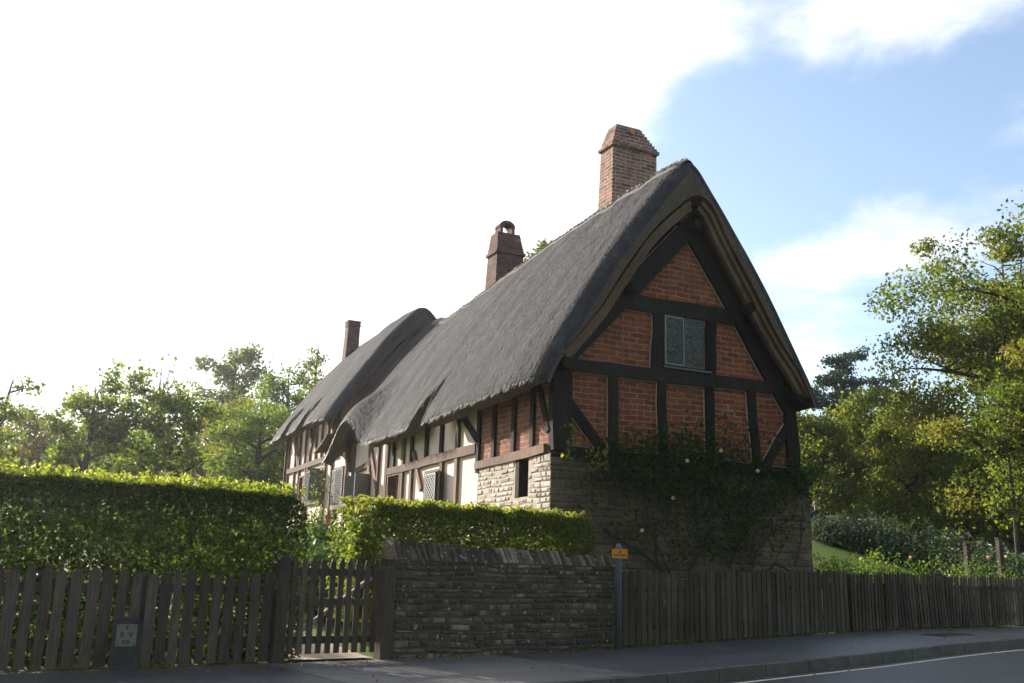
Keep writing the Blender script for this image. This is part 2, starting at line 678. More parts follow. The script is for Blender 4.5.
M['grey_shrub'] = m_leaf('grey_shrub', [(0.07, 0.085, 0.065), (0.12, 0.135, 0.105), (0.17, 0.18, 0.14)], 0.3)
M['blue_shrub'] = m_leaf('blue_shrub', [(0.025, 0.045, 0.035), (0.05, 0.075, 0.06), (0.075, 0.10, 0.075)], 0.3)
M['bedding'] = m_leaf('bedding', [(0.058, 0.111, 0.026), (0.098, 0.150, 0.033), (0.169, 0.208, 0.039)], 0.45)
M['apple_leaf'] = m_leaf('apple_leaf', [(0.051, 0.094, 0.030), (0.085, 0.135, 0.038), (0.144, 0.186, 0.043), (0.254, 0.237, 0.051)], 0.55)
M['tree_leaf'] = m_leaf('tree_leaf', [(0.046, 0.085, 0.023), (0.078, 0.130, 0.031), (0.130, 0.176, 0.039), (0.182, 0.195, 0.039)], 0.45)
M['olive_leaf'] = m_leaf('olive_leaf', [(0.078, 0.085, 0.026), (0.124, 0.130, 0.033), (0.182, 0.169, 0.039), (0.208, 0.156, 0.046)], 0.45)
M['autumn_green'] = m_leaf('autumn_green', [(0.052, 0.080, 0.022), (0.092, 0.125, 0.030), (0.15, 0.17, 0.042), (0.19, 0.155, 0.05)], 0.5)
M['pine_leaf'] = m_leaf('pine_leaf', [(0.018, 0.035, 0.024), (0.03, 0.055, 0.035), (0.05, 0.08, 0.045)], 0.2)
M['far_leaf'] = m_leaf('far_leaf', [(0.058, 0.098, 0.039), (0.098, 0.137, 0.052), (0.143, 0.169, 0.058)], 0.4)


def m_thatch():
    m, t, b = mat_new('thatch')
    v = objco(t, (7, 2.2, 1), src='UV')
    v2 = objco(t, (1.3, 0.35, 1), src='UV')
    v3 = objco(t, (48, 26, 1), src='UV')
    n1 = noisy(t, 1.0, 7, 0.7, v, 0.3)
    n2 = noisy(t, 1.0, 4, 0.55, v2)
    n3 = noisy(t, 1.0, 4, 0.7, v3)
    c = ramp(t, n1, [(0.3, (0.030, 0.031, 0.038)), (0.55, (0.064, 0.062, 0.066)), (0.75, (0.140, 0.128, 0.118))])
    c = mixc(t, 0.5, c, ramp(t, n2, [(0.35, (0.55,) * 3), (0.65, (1.35, 1.28, 1.2))]), 'MULTIPLY')
    n5 = noisy(t, 1.0, 6, 0.65, objco(t, (0.9, 0.7, 1), src='UV'))
    c = mixc(t, ramp(t, n5, [(0.56, (0, 0, 0)), (0.70, (0.45,) * 3)]), c, (0.060, 0.066, 0.045))
    c = mixc(t, 0.8, c, ramp(t, n3, [(0.3, (0.45,) * 3), (0.7, (1.5,) * 3)]), 'MULTIPLY')
    t.links.new(c, b.inputs['Base Color'])
    b.inputs['Roughness'].default_value = 0.95
    b.inputs['Specular IOR Level'].default_value = 0.15
    ad = nod(t, 'ShaderNodeMath', operation='ADD')
    t.links.new(n1, ad.inputs[0])
    t.links.new(n3, ad.inputs[1])
    bump(t, b, ad.outputs[0], 1.0, 0.035)
    return m


M['thatch'] = m_thatch()


def m_ridge():
    m, t, b = mat_new('ridge_thatch')
    v = objco(t, (30, 6, 1), src='UV')
    n1 = noisy(t, 1.0, 6, 0.7, v)
    c = ramp(t, n1, [(0.3, (0.06, 0.056, 0.056)), (0.7, (0.17, 0.155, 0.14))])
    t.links.new(c, b.inputs['Base Color'])
    b.inputs['Roughness'].default_value = 0.95
    bump(t, b, n1, 0.9, 0.03)
    return m


M['ridge'] = m_ridge()


def m_asphalt(name, base):
    m, t, b = mat_new(name)
    v = objco(t)
    n1 = noisy(t, 180, 3, 0.7, v)
    n2 = noisy(t, 0.9, 5, 0.6, v)
    n3 = noisy(t, 6, 5, 0.6, v)
    d = tuple(x * 0.55 for x in base)
    l = tuple(x * 1.6 for x in base)
    c = ramp(t, n1, [(0.3, d), (0.7, l)])
    c = mixc(t, 0.6, c, ramp(t, n2, [(0.35, (0.65,) * 3), (0.65, (1.25,) * 3)]), 'MULTIPLY')
    c = mixc(t, 0.4, c, ramp(t, n3, [(0.35, (0.7,) * 3), (0.65, (1.2,) * 3)]), 'MULTIPLY')
    t.links.new(c, b.inputs['Base Color'])
    vo = nod(t, 'ShaderNodeTexVoronoi', {'Scale': 0.55}, feature='DISTANCE_TO_EDGE')
    nd = nod(t, 'ShaderNodeTexNoise', {'Scale': 2.5, 'Detail': 6})
    t.links.new(v, nd.inputs['Vector'])
    t.links.new(mixc(t, 0.25, v, nd.outputs['Color']), vo.inputs['Vector'])
    cr = ramp(t, vo.outputs['Distance'], [(0.0, (0.35,) * 3), (0.012, (1.0,) * 3)])
    c = mixc(t, 0.8, c, cr, 'MULTIPLY')
    n4 = noisy(t, 55, 2, 0.5, v)
    c = mixc(t, ramp(t, n4, [(0.70, (0, 0, 0)), (0.74, (0.5,) * 3)]), c, (0.16, 0.15, 0.14))
    t.links.new(c, b.inputs['Base Color'])
    b.inputs['Specular IOR Level'].default_value = 0.55
    b.inputs['Roughness'].default_value = 0.48
    bump(t, b, n1, 0.35, 0.004)
    return m


M['asphalt'] = m_asphalt('asphalt', (0.042, 0.042, 0.046))
M['pavement'] = m_asphalt('pavement', (0.066, 0.066, 0.072))
M['kerb'] = m_plain('kerb', (0.10, 0.095, 0.088), 0.9, 0.25, 5)
M['path'] = m_plain('path', (0.42, 0.34, 0.28), 0.9, 0.2, 6)


def m_ground():
    m, t, b = mat_new('lawn_soil')
    v = objco(t)
    n1 = noisy(t, 14, 6, 0.7, v)
    n2 = noisy(t, 0.5, 4, 0.6, v)
    c = ramp(t, n1, [(0.3, (0.07, 0.12, 0.014)), (0.7, (0.16, 0.22, 0.035))])
    c = mixc(t, ramp(t, n2, [(0.40, (0, 0, 0)), (0.6, (0.5,) * 3)]), c, (0.075, 0.085, 0.022))
    t.links.new(c, b.inputs['Base Color'])
    b.inputs['Roughness'].default_value = 0.95
    b.inputs['Specular IOR Level'].default_value = 0.1
    bump(t, b, noisy(t, 60, 4, 0.7, v), 0.5, 0.03)
    return m


M['lawn'] = m_ground()


def m_glass():
    m, t, b = mat_new('old_glass')
    n1 = noisy(t, 9, 3, 0.5, objco(t))
    t.links.new(ramp(t, n1, [(0.3, (0.012, 0.014, 0.010)), (0.7, (0.05, 0.055, 0.03))]), b.inputs['Base Color'])
    b.inputs['Roughness'].default_value = 0.12
    b.inputs['IOR'].default_value = 1.52
    bump(t, b, noisy(t, 11, 2, 0.5, objco(t)), 0.6, 0.03)
    return m


M['glass'] = m_glass()
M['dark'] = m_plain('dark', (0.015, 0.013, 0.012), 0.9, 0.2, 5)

# ------------------------------------------------------------------ ground, road, pavement
KERB = [(-40, -3.1), (-3, -3.1), (2, -3.08), (7.6, -2.62), (14, -2.1), (60, -2.1)]


def kerb_s(t):
    for (t0, s0), (t1, s1) in zip(KERB, KERB[1:]):
        if t <= t1:
            return s0 + (s1 - s0) * (t - t0) / (t1 - t0)
    return KERB[-1][1]


mb = MB()
svals = [-400, -150, -60, -30, -20, -12, -8, -4, -2, -0.3, 0.0, 0.1, 0.2] + [0.2 + 0.5 * i for i in range(1, 80)] + [45, 52, 60, 75, 100, 150, 250, 500, 900]
tvals = [-700, -400, -200, -100, -60] + [-45 + 1.0 * i for i in range(0, 101)] + [70, 100, 200, 400, 700]
idx = {}
for i, s_ in enumerate(svals):
    for j, t_ in enumerate(tvals):
        X, Y = fr(s_, t_)
        z = ground(X, Y) if s_ > 0.05 else pav(X) - 0.30
        mb.v.append((X, Y, z))
for i in range(len(svals) - 1):
    for j in range(len(tvals) - 1):
        a = i * len(tvals) + j
        mb.f.append((a, a + 1, a + 1 + len(tvals), a + len(tvals)))
        mb.c.append(0.5)
tag(mb.build('ground', M['lawn'], smooth=True), kind='structure')


def strip(name, mat, t0, t1, lo, hi, dz, step=0.5, n=4, side=None):
    """sheet between s = lo(t) and s = hi(t); side = depth of a vertical face along the lo edge"""
    m_ = MB()
    k = int((t1 - t0) / step)
    rows = []
    for i in range(k + 1):
        t_ = t0 + (t1 - t0) * i / k
        row = []
        for j in range(n + 1):
            s_ = lo(t_) + (hi(t_) - lo(t_)) * j / n
            X, Y = fr(s_, t_)
            row.append((X, Y, pav(X) + dz))
        if side:
            p = row[0]
            row.insert(0, (p[0], p[1], p[2] - side))
        rows.append(row)
    w = len(rows[0])
    m_.v = [p for r_ in rows for p in r_]
    for i in range(k):
        for j in range(w - 1):
            a = i * w + j
            m_.f.append((a, a + w, a + w + 1, a + 1))
            m_.c.append(0.5)
    return tag(m_.build(name, mat), kind='structure')


strip('road', M['asphalt'], -40, 60, lambda t: kerb_s(t) - 9, lambda t: kerb_s(t) + 0.02, -0.13, n=8)
strip('pavement', M['pavement'], -40, 60, lambda t: kerb_s(t) + 0.13, lambda t: 0.22, 0.0, n=8)
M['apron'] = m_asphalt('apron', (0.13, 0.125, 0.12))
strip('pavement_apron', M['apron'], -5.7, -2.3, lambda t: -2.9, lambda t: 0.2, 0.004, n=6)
# kerb stones
mk = MB()
t_ = -30.0
rng = random.Random(4)
while t_ < 50:
    t1_ = t_ + 0.9
    P = []
    for dz in (-0.2, 0.012 + rng.uniform(-.004, .004)):
        for tt, ss in ((t_ + .008, 0), (t1_ - .008, 0), (t1_ - .008, 0.13), (t_ + .008, 0.13)):
            X, Y = fr(kerb_s(tt) + ss + (0.02 if dz > 0 and ss == 0 else 0), tt)
            P.append((X, Y, pav(X) + dz))
    mk.hexa(P, rng.random())
    t_ = t1_
tag(mk.build('kerb', M['kerb']), kind='structure')
strip('road_line', M['white_paint'], -30, 50, lambda t: kerb_s(t) - 0.31, lambda t: kerb_s(t) - 0.23, -0.126, n=1)

# garden path from the gate up to the cottage
mp_ = MB()
pc = [(0.05, -4.85), (1.2, -4.95), (3.0, -5.3), (5.5, -5.6), (8.5, -5.7), (12, -5.2)]
rows = []
for i in range(41):
    u_ = i / 40 * (len(pc) - 1)
    k = min(len(pc) - 2, int(u_))
    fqq = u_ - k
    s_ = pc[k][0] + (pc[k + 1][0] - pc[k][0]) * fqq
    tt = pc[k][1] + (pc[k + 1][1] - pc[k][1]) * fqq
    r_ = []
    for j in range(3):
        X, Y = fr(s_, tt + (j - 1) * 0.62)
        r_.append((X, Y, ground(X, Y) + 0.03))
    rows.append(r_)
mp_.v = [p for r_ in rows for p in r_]
for i in range(40):
    for j in range(2):
        a = i * 3 + j
        mp_.f.append((a, a + 1, a + 4, a + 3))
        mp_.c.append(0.5)
tag(mp_.build('path', M['path']), kind='structure')

# ------------------------------------------------------------------ the cottage
house = empty('thatched_cottage', tuple(HO), TH, 'long half-timbered cottage with dark thatched roofs, brick gable and stone base', 'cottage')


def xz(b):
    return lambda p, d: (p[0], b + d, p[1])


# --- walls
def stone_face(m_, plane, lo, hi, z0, z1, rows, lens, seed, depth=0.035, hole=None, jit=0.012, toward=-1, wave=0.0):
    """courses of real stones standing proud of a mortar face. plane='a': along a (face at y), 'b': along b (face at x)"""
    rg = random.Random(seed)
    z = z0
    while z < z1 - 0.02:
        h = rg.uniform(*rows)
        if z1 - (z + h) < rows[0] * 0.6:
            h = z1 - z
        x = lo - rg.uniform(0, lens[1] * 0.5)
        while x < hi:
            l_ = rg.uniform(*lens)
            if rg.random() < 0.15:
                l_ *= 1.5
            x0, x1 = max(lo, x), min(hi, x + l_)
            x += l_
            if x1 - x0 < 0.04 or (wave and rg.random() < .06):
                continue
            if hole and x1 > hole[0] and x0 < hole[1] and z + h > hole[2] and z < hole[3]:
                continue
            g = 0.007
            d = depth * rg.uniform(0.35, 1.0)
            j = lambda: rg.uniform(-jit, jit)
            q = [(x0 + g + abs(j()), z + g + abs(j()) * .6), (x1 - g - abs(j()), z + g + abs(j()) * .6), (x1 - g - abs(j()), z + h - g - abs(j()) * .6), (x0 + g + abs(j()), z + h - g - abs(j()) * .6)]
            cxm = sum(p[0] for p in q) / 4
            czm = sum(p[1] for p in q) / 4
            bev = 0.016
            inn = []
            for p in q:
                dx = cxm - p[0]
                dz = czm - p[1]
                inn.append((p[0] + math.copysign(min(bev, abs(dx) * .5), dx), p[1] + math.copysign(min(bev, abs(dz) * .5), dz)))
            V = []
            for (pp, dd) in ((q, 0.0), (inn, d)):
                for p in pp:
                    dj = dd + (rg.uniform(-.006, .006) if dd > 0 else 0)
                    V.append((p, dj))
            if wave:
                rr_ = rg.uniform(-wave, wave) * .5
                V = [((p[0], p[1] + wave * noise.noise(Vector((p[0] * 1.7, p[1] * 2.1, seed))) + rr_ * (p[0] - cxm)), dj) for p, dj in V]
            out = []
            for p, dj in V:
                out.append((p[0], toward * dj, p[1]) if plane == 'a' else (toward * dj, p[0], p[1]))
            m_.add(out, [(4, 5, 6, 7), (0, 1, 5, 4), (1, 2, 6, 5), (2, 3, 7, 6), (3, 0, 4, 7)], rg.random())
        z += h


SLIT = (0.86, 1.40, 2.46, 3.14)
base = MB()
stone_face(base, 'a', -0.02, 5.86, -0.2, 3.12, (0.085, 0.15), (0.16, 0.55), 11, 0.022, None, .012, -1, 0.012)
base.build('gable_stonework', M['stone_gable_shade'], house)
base = MB()
stone_face(base, 'b', 0.0, 3.12, 0.3, 3.18, (0.07, 0.13), (0.10, 0.36), 12, 0.016, SLIT, .012, -1, 0.03)
bo = base.build('stone_base', M['stone'], house)
core = MB()
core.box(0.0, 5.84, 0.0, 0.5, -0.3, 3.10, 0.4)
core.build('mortar', M['mortar_gable_shade'], bo)
core = MB()
core.box(0.0, 0.45, 0.5, SLIT[0], -0.3, 3.16, 0.4)
core.box(0.0, 0.45, SLIT[0], SLIT[1], -0.3, SLIT[2], 0.4)
core.box(0.0, 0.45, SLIT[1], 3.12, -0.3, 3.16, 0.4)
core.box(5.4, 5.84, 0.5, 9.0, -0.3, 3.10, 0.4)
core.build('mortar', M['mortar'], bo)

slit = MB()
slit.box(0.16, 0.22, SLIT[0] + .02, SLIT[1] - .02, SLIT[2], SLIT[3], 0.3)
so = slit.build('slit_window', M['dark'], house)
sf = MB()
sf.box(-0.01, 0.15, SLIT[1] - .17, SLIT[1] - .02, SLIT[2], SLIT[3], 0.5)
sf.build('window_frame', M['timber'], so)

# gable brick panel
gp = [(0.03, 3.10), (5.5, 3.10), (5.5, 4.75), (2.98, 8.15), (0.03, 4.85)]
g_ = MB()
g_.prism([(0.30, 3.10)] + gp[1:4] + [(0.30, 5.17)], lambda p, d: (p[0], d, p[1]), 0.035, 0.28)
g_.build('gable_brickwork', M['brick'], house)
# side brick panel
s_ = MB()
s_.box(0.028, 0.28, 0.115, 3.12, 3.17, 4.95)
s_.build('side_brickwork', M['brick_side'], house)


# --- timbers.  gable plane: proud to y = -0.03; side plane: proud to x = -0.03
fillet = MB()


def gtimber(name, p0, p1, w, seed, wob=0.02, mat='timber', front=-0.035, back=0.03, fil=True, segs=7, taper=1.0):
    (a0, z0), (a1, z1) = p0, p1
    d = np.array([a1 - a0, 0, z1 - z0])
    d /= np.linalg.norm(d)
    n = np.array([-d[2], 0, d[0]])
    m_ = MB()
    mid = (front + back) / 2
    m_.beam((a0, mid, z0), (a1, mid, z1), n * w / 2, (0, (back - front) / 2, 0), segs, wob, seed, random.Random(seed).random(), taper)
    if fil:
        fillet.beam((a0, 0.026, z0), (a1, 0.026, z1), n * (w / 2 + 0.016), (0, 0.013, 0), segs, wob, seed, 0.5, taper)
    return m_.build(name, M[mat], house)


def stimber(name, p0, p1, w, seed, wob=0.015, mat='oak', front=-0.03, back=0.03, segs=5):
    (b0, z0), (b1, z1) = p0, p1
    d = np.array([0, b1 - b0, z1 - z0])
    d /= np.linalg.norm(d)
    n = np.array([0, -d[2], d[1]])
    m_ = MB()
    mid = (front + back) / 2
    m_.beam((mid, b0, z0), (mid, b1, z1), n * w / 2, ((back - front) / 2, 0, 0), segs, wob, seed, random.Random(seed).random())
    return m_.build(name, M[mat], house)


def add_(p, dx=0, dz=0):
    return (p[0] + dx, p[1] + dz)


# corner posts
pm = MB()
pm.beam((0.19, 0.03, 3.22), (0.17, 0.03, 4.95), (0.19, 0, 0), (0, 0.09, 0), 6, 0.03, 3)
pm.build('corner_post', M['timber'], house)
pm = MB()
pm.beam((5.45, 0.10, 3.10), (5.40, 0.10, 4.75), (0.15, 0, 0), (0, 0.145, 0), 6, 0.03, 5)
pm.build('corner_post', M['timber'], house)
# gable members
gtimber('sill_beam', (0.36, 3.20), (5.66, 3.16), 0.22, 21, 0.03)
gtimber('tie_beam', (0.34, 4.75), (5.30, 4.83), 0.24, 22, 0.05, front=-0.045)
gtimber('collar_beam', (1.55, 6.14), (4.25, 6.16), 0.30, 23, 0.03, front=-0.045)
gtimber('rafter', (-0.10, 4.55), (3.10, 7.99), 0.36, 24, 0.04, front=-0.06, segs=9)
gtimber('rafter', (5.42, 4.43), (2.86, 7.99), 0.32, 25, 0.04, front=-0.062, segs=9)
gtimber('stud', (1.26, 3.3), (1.25, 4.66), 0.20, 26)
gtimber('stud', (2.33, 3.3), (2.31, 4.66), 0.19, 27, 0.03)
gtimber('stud', (3.42, 3.27), (3.40, 4.72), 0.20, 28)
gtimber('stud', (4.53, 3.27), (4.42, 4.74), 0.19, 29)
gtimber('stud', (2.20, 4.86), (2.25, 6.0), 0.24, 30, 0.03)
gtimber('stud', (3.43, 4.90), (3.50, 6.04), 0.25, 31, 0.03)
gtimber('brace', (0.30, 4.10), (1.02, 3.30), 0.19, 32, 0.02)
gtimber('brace', (4.72, 3.26), (5.34, 4.10), 0.19, 33, 0.02)
# purlin ends and plates sticking out under the verge
for (a_, z_, r_) in ((2.96, 7.83, 0.10), (1.52, 6.33, 0.10), (4.22, 6.33, 0.115), (0.12, 4.72, 0.12), (5.40, 4.62, 0.11)):
    m_ = MB()
    m_.tube([(a_, -0.36, z_), (a_, -0.33, z_), (a_, 0.0, z_ + .01)], [r_ * .85, r_, r_], 9)
    m_.build('purlin_end', M['timber'], house)

# gable window: two leaded casements
a0, a1, z0, z1 = 2.37, 3.30, 5.02, 6.00
m_ = MB()
m_.box(a0 - .02, a1 + .04, -0.005, 0.034, z0 - .03, z1 + .02)
wo = m_.build('window', M['timber'], house)
m_ = MB()
m_.box(a0 - .05, a1 + .14, -0.075, 0.03, z0 - .07, z0 - .03)
m_.build('window_sill', M['lead'], wo)


def lattice(m_, P, u, v, w, h, nu, nv, r=0.006):
    """diamond leads in the rectangle P + u*[0,w] + v*[0,h]"""
    P, u, v = (np.array(q, float) for q in (P, u, v))
    nrm = np.cross(u, v)
    cw, ch = w / nu, h / nv
    segs = []
    for sgn in (1, -1):
        for k in range(-nv - 1, nu + nv + 2):
            # line in cell units: x - sgn*y = k
            pts = []
            for t in np.linspace(0, nv, 2 * nv + 1):
                x = k + sgn * t if sgn == 1 else k - t
                pts.append((x, t))
            p0, p1 = None, None
            x0, y0 = (k, 0)
            dx = sgn
            # clip to 0..nu in x, 0..nv in y
            t0, t1 = 0, nv
            if dx == 1:
                t0, t1 = max(t0, -x0), min(t1, nu - x0)
            else:
                t0, t1 = max(t0, x0 - nu), min(t1, x0)
            if t1 - t0 > 0.05:
                segs.append(((x0 + dx * t0, t0), (x0 + dx * t1, t1)))
    for (xa, ya), (xb, yb) in segs:
        A = P + u * xa * cw + v * ya * ch
        B = P + u * xb * cw + v * yb * ch
        d = (B - A) / np.linalg.norm(B - A)
        m_.beam(A, B, np.cross(nrm, d) * r, nrm * r * .6)


# casements are sub-parts of their window; glass and leads stay in them as one mesh each under the window
def window_leaf(parent, P, u, v, w, h, nu, nv, frame='iron', fr_=0.03, glass='glass', lr=0.006, lead='lead'):
    P, u, v = (np.array(q, float) for q in (P, u, v))
    nrm = np.cross(u, v)
    m_ = MB()
    m_.beam(P + v * fr_ / 2, P + u * w + v * fr_ / 2, v * fr_ / 2, nrm * .014)
    m_.beam(P + v * (h - fr_ / 2), P + u * w + v * (h - fr_ / 2), v * fr_ / 2, nrm * .014)
    m_.beam(P + u * fr_ / 2 + v * fr_, P + u * fr_ / 2 + v * (h - fr_), u * fr_ / 2, nrm * .014)
    m_.beam(P + u * (w - fr_ / 2) + v * fr_, P + u * (w - fr_ / 2) + v * (h - fr_), u * fr_ / 2, nrm * .014)
    m_.build('casement_frame', M[frame], parent)
    Q = P + u * fr_ + v * fr_
    W, H = w - 2 * fr_, h - 2 * fr_
    m_ = MB()
    m_.face([Q, Q + u * W, Q + u * W + v * H, Q + v * H])
    m_.build('glass_pane', M[glass], parent)
    m_ = MB()
    lattice(m_, Q + nrm * 0.006, u, v, W, H, nu, nv, lr)
    lattice(m_, Q - nrm * 0.006, u, v, W, H, nu, nv, lr)
    m_.build('leading', M[lead], parent)


hw = (a1 - a0) / 2
window_leaf(wo, (a0, -0.035, z0), (1, 0, 0), (0, 0, 1), hw - .012, z1 - z0 - .02, 5, 8, 'iron', 0.035)
window_leaf(wo, (a0 + hw + .012, -0.024, z0), (1, 0, 0), (0, 0, 1), hw - .012, z1 - z0 - .02, 5, 8, 'lead', 0.018)

# --- side wall: lime plaster panels with window openings
holes = []


def spx(x0, y0, x1, y1):
    b0, zt = S(x1, y0)
    b1, zt1 = S(x0, y0)
    _, zb = S((x0 + x1) / 2, y1)
    return [min(b0, b1), max(b0, b1), zb, (zt + zt1) / 2]


WIN = [
    ('near', [5.05, 6.10, 2.30, 3.30]),
    ('open', [7.80, 8.75, 2.45, 3.42]),
    ('pair', [10.25, 11.2, 2.85, 3.62]),
    ('wide', [12.85, 13.95, 2.7, 3.98]),
    ('far_low', [15.1, 17.0, 3.0, 4.15]),
    ('far_end', [17.6, 18.2, 3.2, 4.05]),
]
bs_ = sorted(set([3.12, 13.3, 20.25] + [w[1][0] for w in WIN] + [w[1][1] for w in WIN]))
zs_ = sorted(set([0.6, 4.98, 5.9] + [w[1][2] for w in WIN] + [w[1][3] for w in WIN]))
wl = MB()
for b0, b1 in zip(bs_, bs_[1:]):
    col_holes = [w[1] for w in WIN if w[1][0] < (b0 + b1) / 2 < w[1][1]]
    top = 4.98 if b1 < 12.9 else (4.4 if b1 < 13.35 else (5.3 if b1 < 14 else 5.9))
    segs = [(0.6, top)]
    for h in col_holes:
        segs = [(0.6, h[2]), (h[3], top)]
    for za, zb in segs:
        wl.box(0.035, 0.30, b0, b1, za, zb)
# gable return of the taller far block above the near roof, and the far end
for (ba, bb, zlow) in ((13.22, 13.29, 4.3), (20.26, 20.32, 0.6)):
    gw = MB()
    gw.prism([(-0.1, zlow), (4.7, zlow), (4.7, 5.5), (2.4, 8.85), (-0.1, 5.72)], lambda p, d: (p[0], d, p[1]), ba, bb)
    gw.build('inner_gable', M['oak'], house)
wl.build('plaster_wall', M['plaster'], house)

# timbers of the side: near brick part
TS = []


def sp(x, y, a=0.0):
    return S(x, y, a)


def near(name, b0, z0, b1, z1, w, mat='oak', **k):
    TS.append(1)
    return stimber(name, (b0, z0), (b1, z1), w, 100 + len(TS), mat=mat, **k)


near('sill_beam', 0.20, 3.27, 3.20, 3.20, 0.16, 'oak', wob=0.04, front=-0.05)
near('stud', 3.14, 3.05, 3.12, 4.95, 0.13, 'timber')
for b_ in (2.38, 1.50, 0.72):
    near('stud', b_ + .02, 3.28, b_, 4.7, 0.13, 'timber')
near('brace', 0.66, 4.75, 0.12, 3.55, 0.12, 'timber')
# long rail
near('rail', 3.22, 3.56, 6.4, 3.52, 0.20, wob=0.05, front=-0.045)
near('rail', 6.4, 3.52, 8.75, 3.50, 0.18, wob=0.05, front=-0.045)
# upper studs (dark under the eave) and lower studs
for (x, yt, yb) in ((441.5, 424, 462), (458, 418, 458), (426.6, 430, 464), (412, 432, 468), (394, 440, 467)):
    b_, _ = S(x, (yt + yb) / 2)
    near('stud', b_, 3.55, b_, 4.95, 0.14, 'timber')
near('brace', *S(461, 414), *S(478, 441), 0.13, 'timber')
near('brace', *S(458.5, 427), *S(457, 455), 0.12, 'oak')
for x in (456, 441.2, 411):
    b_, _ = S(x, 480)
    near('stud', b_, 1.2, b_, 3.45, 0.15)
near('brace', *S(414, 452), *S(421, 490), 0.14)
near('stud', S(402, 480)[0], 1.2, S(402, 480)[0], 4.9, 0.15)
near('stud', 8.9, 1.4, 8.86, 4.9, 0.14)
for x, w in ((386, .11), (378, .11)):
    b_, _ = S(x, 470)
    near('stud', b_, 2.9, b_, 4.9, w)
near('brace', *S(371, 448), *S(377, 490), 0.16)
near('rail', 9.0, 2.72, 10.3, 2.74, 0.26)
near('rail', 10.3, 3.85, 11.7, 3.72, 0.15)
near('rail', 9.0, 4.62, 12.6, 4.60, 0.16)
for b_ in (10.4, 11.9, 12.6):
    near('stud', b_, 1.4, b_, 4.85, 0.15)
near('stud', 12.25, 3.75, 12.2, 4.9, 0.12)
# far block
for b_, w in ((13.7, .2), (14.3, .12), (14.9, .12), (15.6, .12), (16.3, .14), (17.05, .12), (17.7, .12), (18.45, .14), (19.1, .13), (20.15, .2)):
    near('stud', b_, 4.42, b_, 5.85, w)
for b_, w in ((14.2, .12), (15.0, .16), (17.15, .16), (17.45, .12), (18.4, .14), (19.1, .12), (20.15, .2)):
    near('stud', b_, 1.2, b_, 4.3, w)
near('rail', 13.6, 4.36, 20.2, 4.34, 0.17, wob=0.04, front=-0.045)
near('brace', 14.7, 4.45, 13.8, 5.6, 0.15)
near('brace', 17.3, 4.45, 16.4, 5.7, 0.15)
near('brace', 18.6, 4.45, 19.3, 5.7, 0.14)
near('rail', 17.1, 3.0, 20.2, 3.0, 0.15)
near('sill_beam', 9.0, 1.55, 20.2, 1.85, 0.2)


# side windows
def side_window(r, leaves, sill=True):
    b0, b1, z0, z1 = r
    m_ = MB()
    m_.box(-0.025, 0.2, b0, b0 + .07, z0, z1)
    m_.box(-0.025, 0.2, b1 - .07, b1, z0, z1)
    m_.box(-0.025, 0.2, b0 + .07, b1 - .07, z1 - .06, z1)
    m_.box(-0.06, 0.2, b0 + .07, b1 - .07, z0, z0 + .06)
    w = m_.build('window', M['oak'], house)
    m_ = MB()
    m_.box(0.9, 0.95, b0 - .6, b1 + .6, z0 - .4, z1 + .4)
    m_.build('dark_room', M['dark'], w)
    for lf in leaves:
        hinge, ang, wd = lf
        zz0, zz1 = z0 + .07, z1 - .07
        # hinge at b; ang 0 = closed pointing to +b, opening outwards (-a)
        u = (-math.sin(ang), math.cos(ang), 0)
        window_leaf(w, (-0.01, hinge, zz0), u, (0, 0, 1), wd, zz1 - zz0, 4, 7, 'iron', 0.025, 'glass_sunlit', 0.009, 'lead_sunlit')
    return w


M['glass_sunlit'] = m_plain('lit_glass', (0.13, 0.14, 0.14), 0.25, 0.6, 14, bs=0.4)  # sun sheen on the side panes put into a pale grey base
M['lead_sunlit'] = m_plain('lead_sunlit', (0.22, 0.22, 0.215), 0.6, 0.2, 20)  # lit copy of lead: sunlight on the leads put into the colour
W = {k: r for k, r in WIN}
side_window(W['near'], [(W['near'][0] + .36, R(0), 0.62), (W['near'][0] + .07, R(150), 0.3)])
side_window(W['open'], [])
side_window(W['wide'], [(W['wide'][0] + .55, R(4), 0.48), (W['wide'][0] + .07, R(10), 0.47)])
side_window(W['pair'], [(W['pair'][1] - .07, R(72), 0.42), (W['pair'][0] + .07, R(100), 0.42)])
side_window(W['far_low'], [(W['far_low'][1] - .55, R(12), 0.5), (W['far_low'][0] + .08, R(70), 0.4)])
side_window(W['far_end'], [])
# small curved hood over the far window
m_ = MB()
pts = []
for i in range(9):
    q = i / 8
    pts.append((13.9 + 1.5 * q, 4.62 + .42 * (1 - q) ** 1.6 - 0.02))
for (ba, za), (bb, zb) in zip(pts, pts[1:]):
    m_.hexa([(-0.32, ba, za - .05), (0.02, ba, za), (0.02, bb, zb), (-0.32, bb, zb - .05), (-0.32, ba, za - .01), (0.02, ba, za + .05), (0.02, bb, zb + .05), (-0.32, bb, zb - .01)])
m_.build('window_hood', M['oak'], house)

fillet.build('limewash_joint', M['limewash'], house)


# --- thatch
def bumpf(b, x0, x1, x2, x3):
    return sstep(x0, x1, b) * (1 - sstep(x2, x3, b))


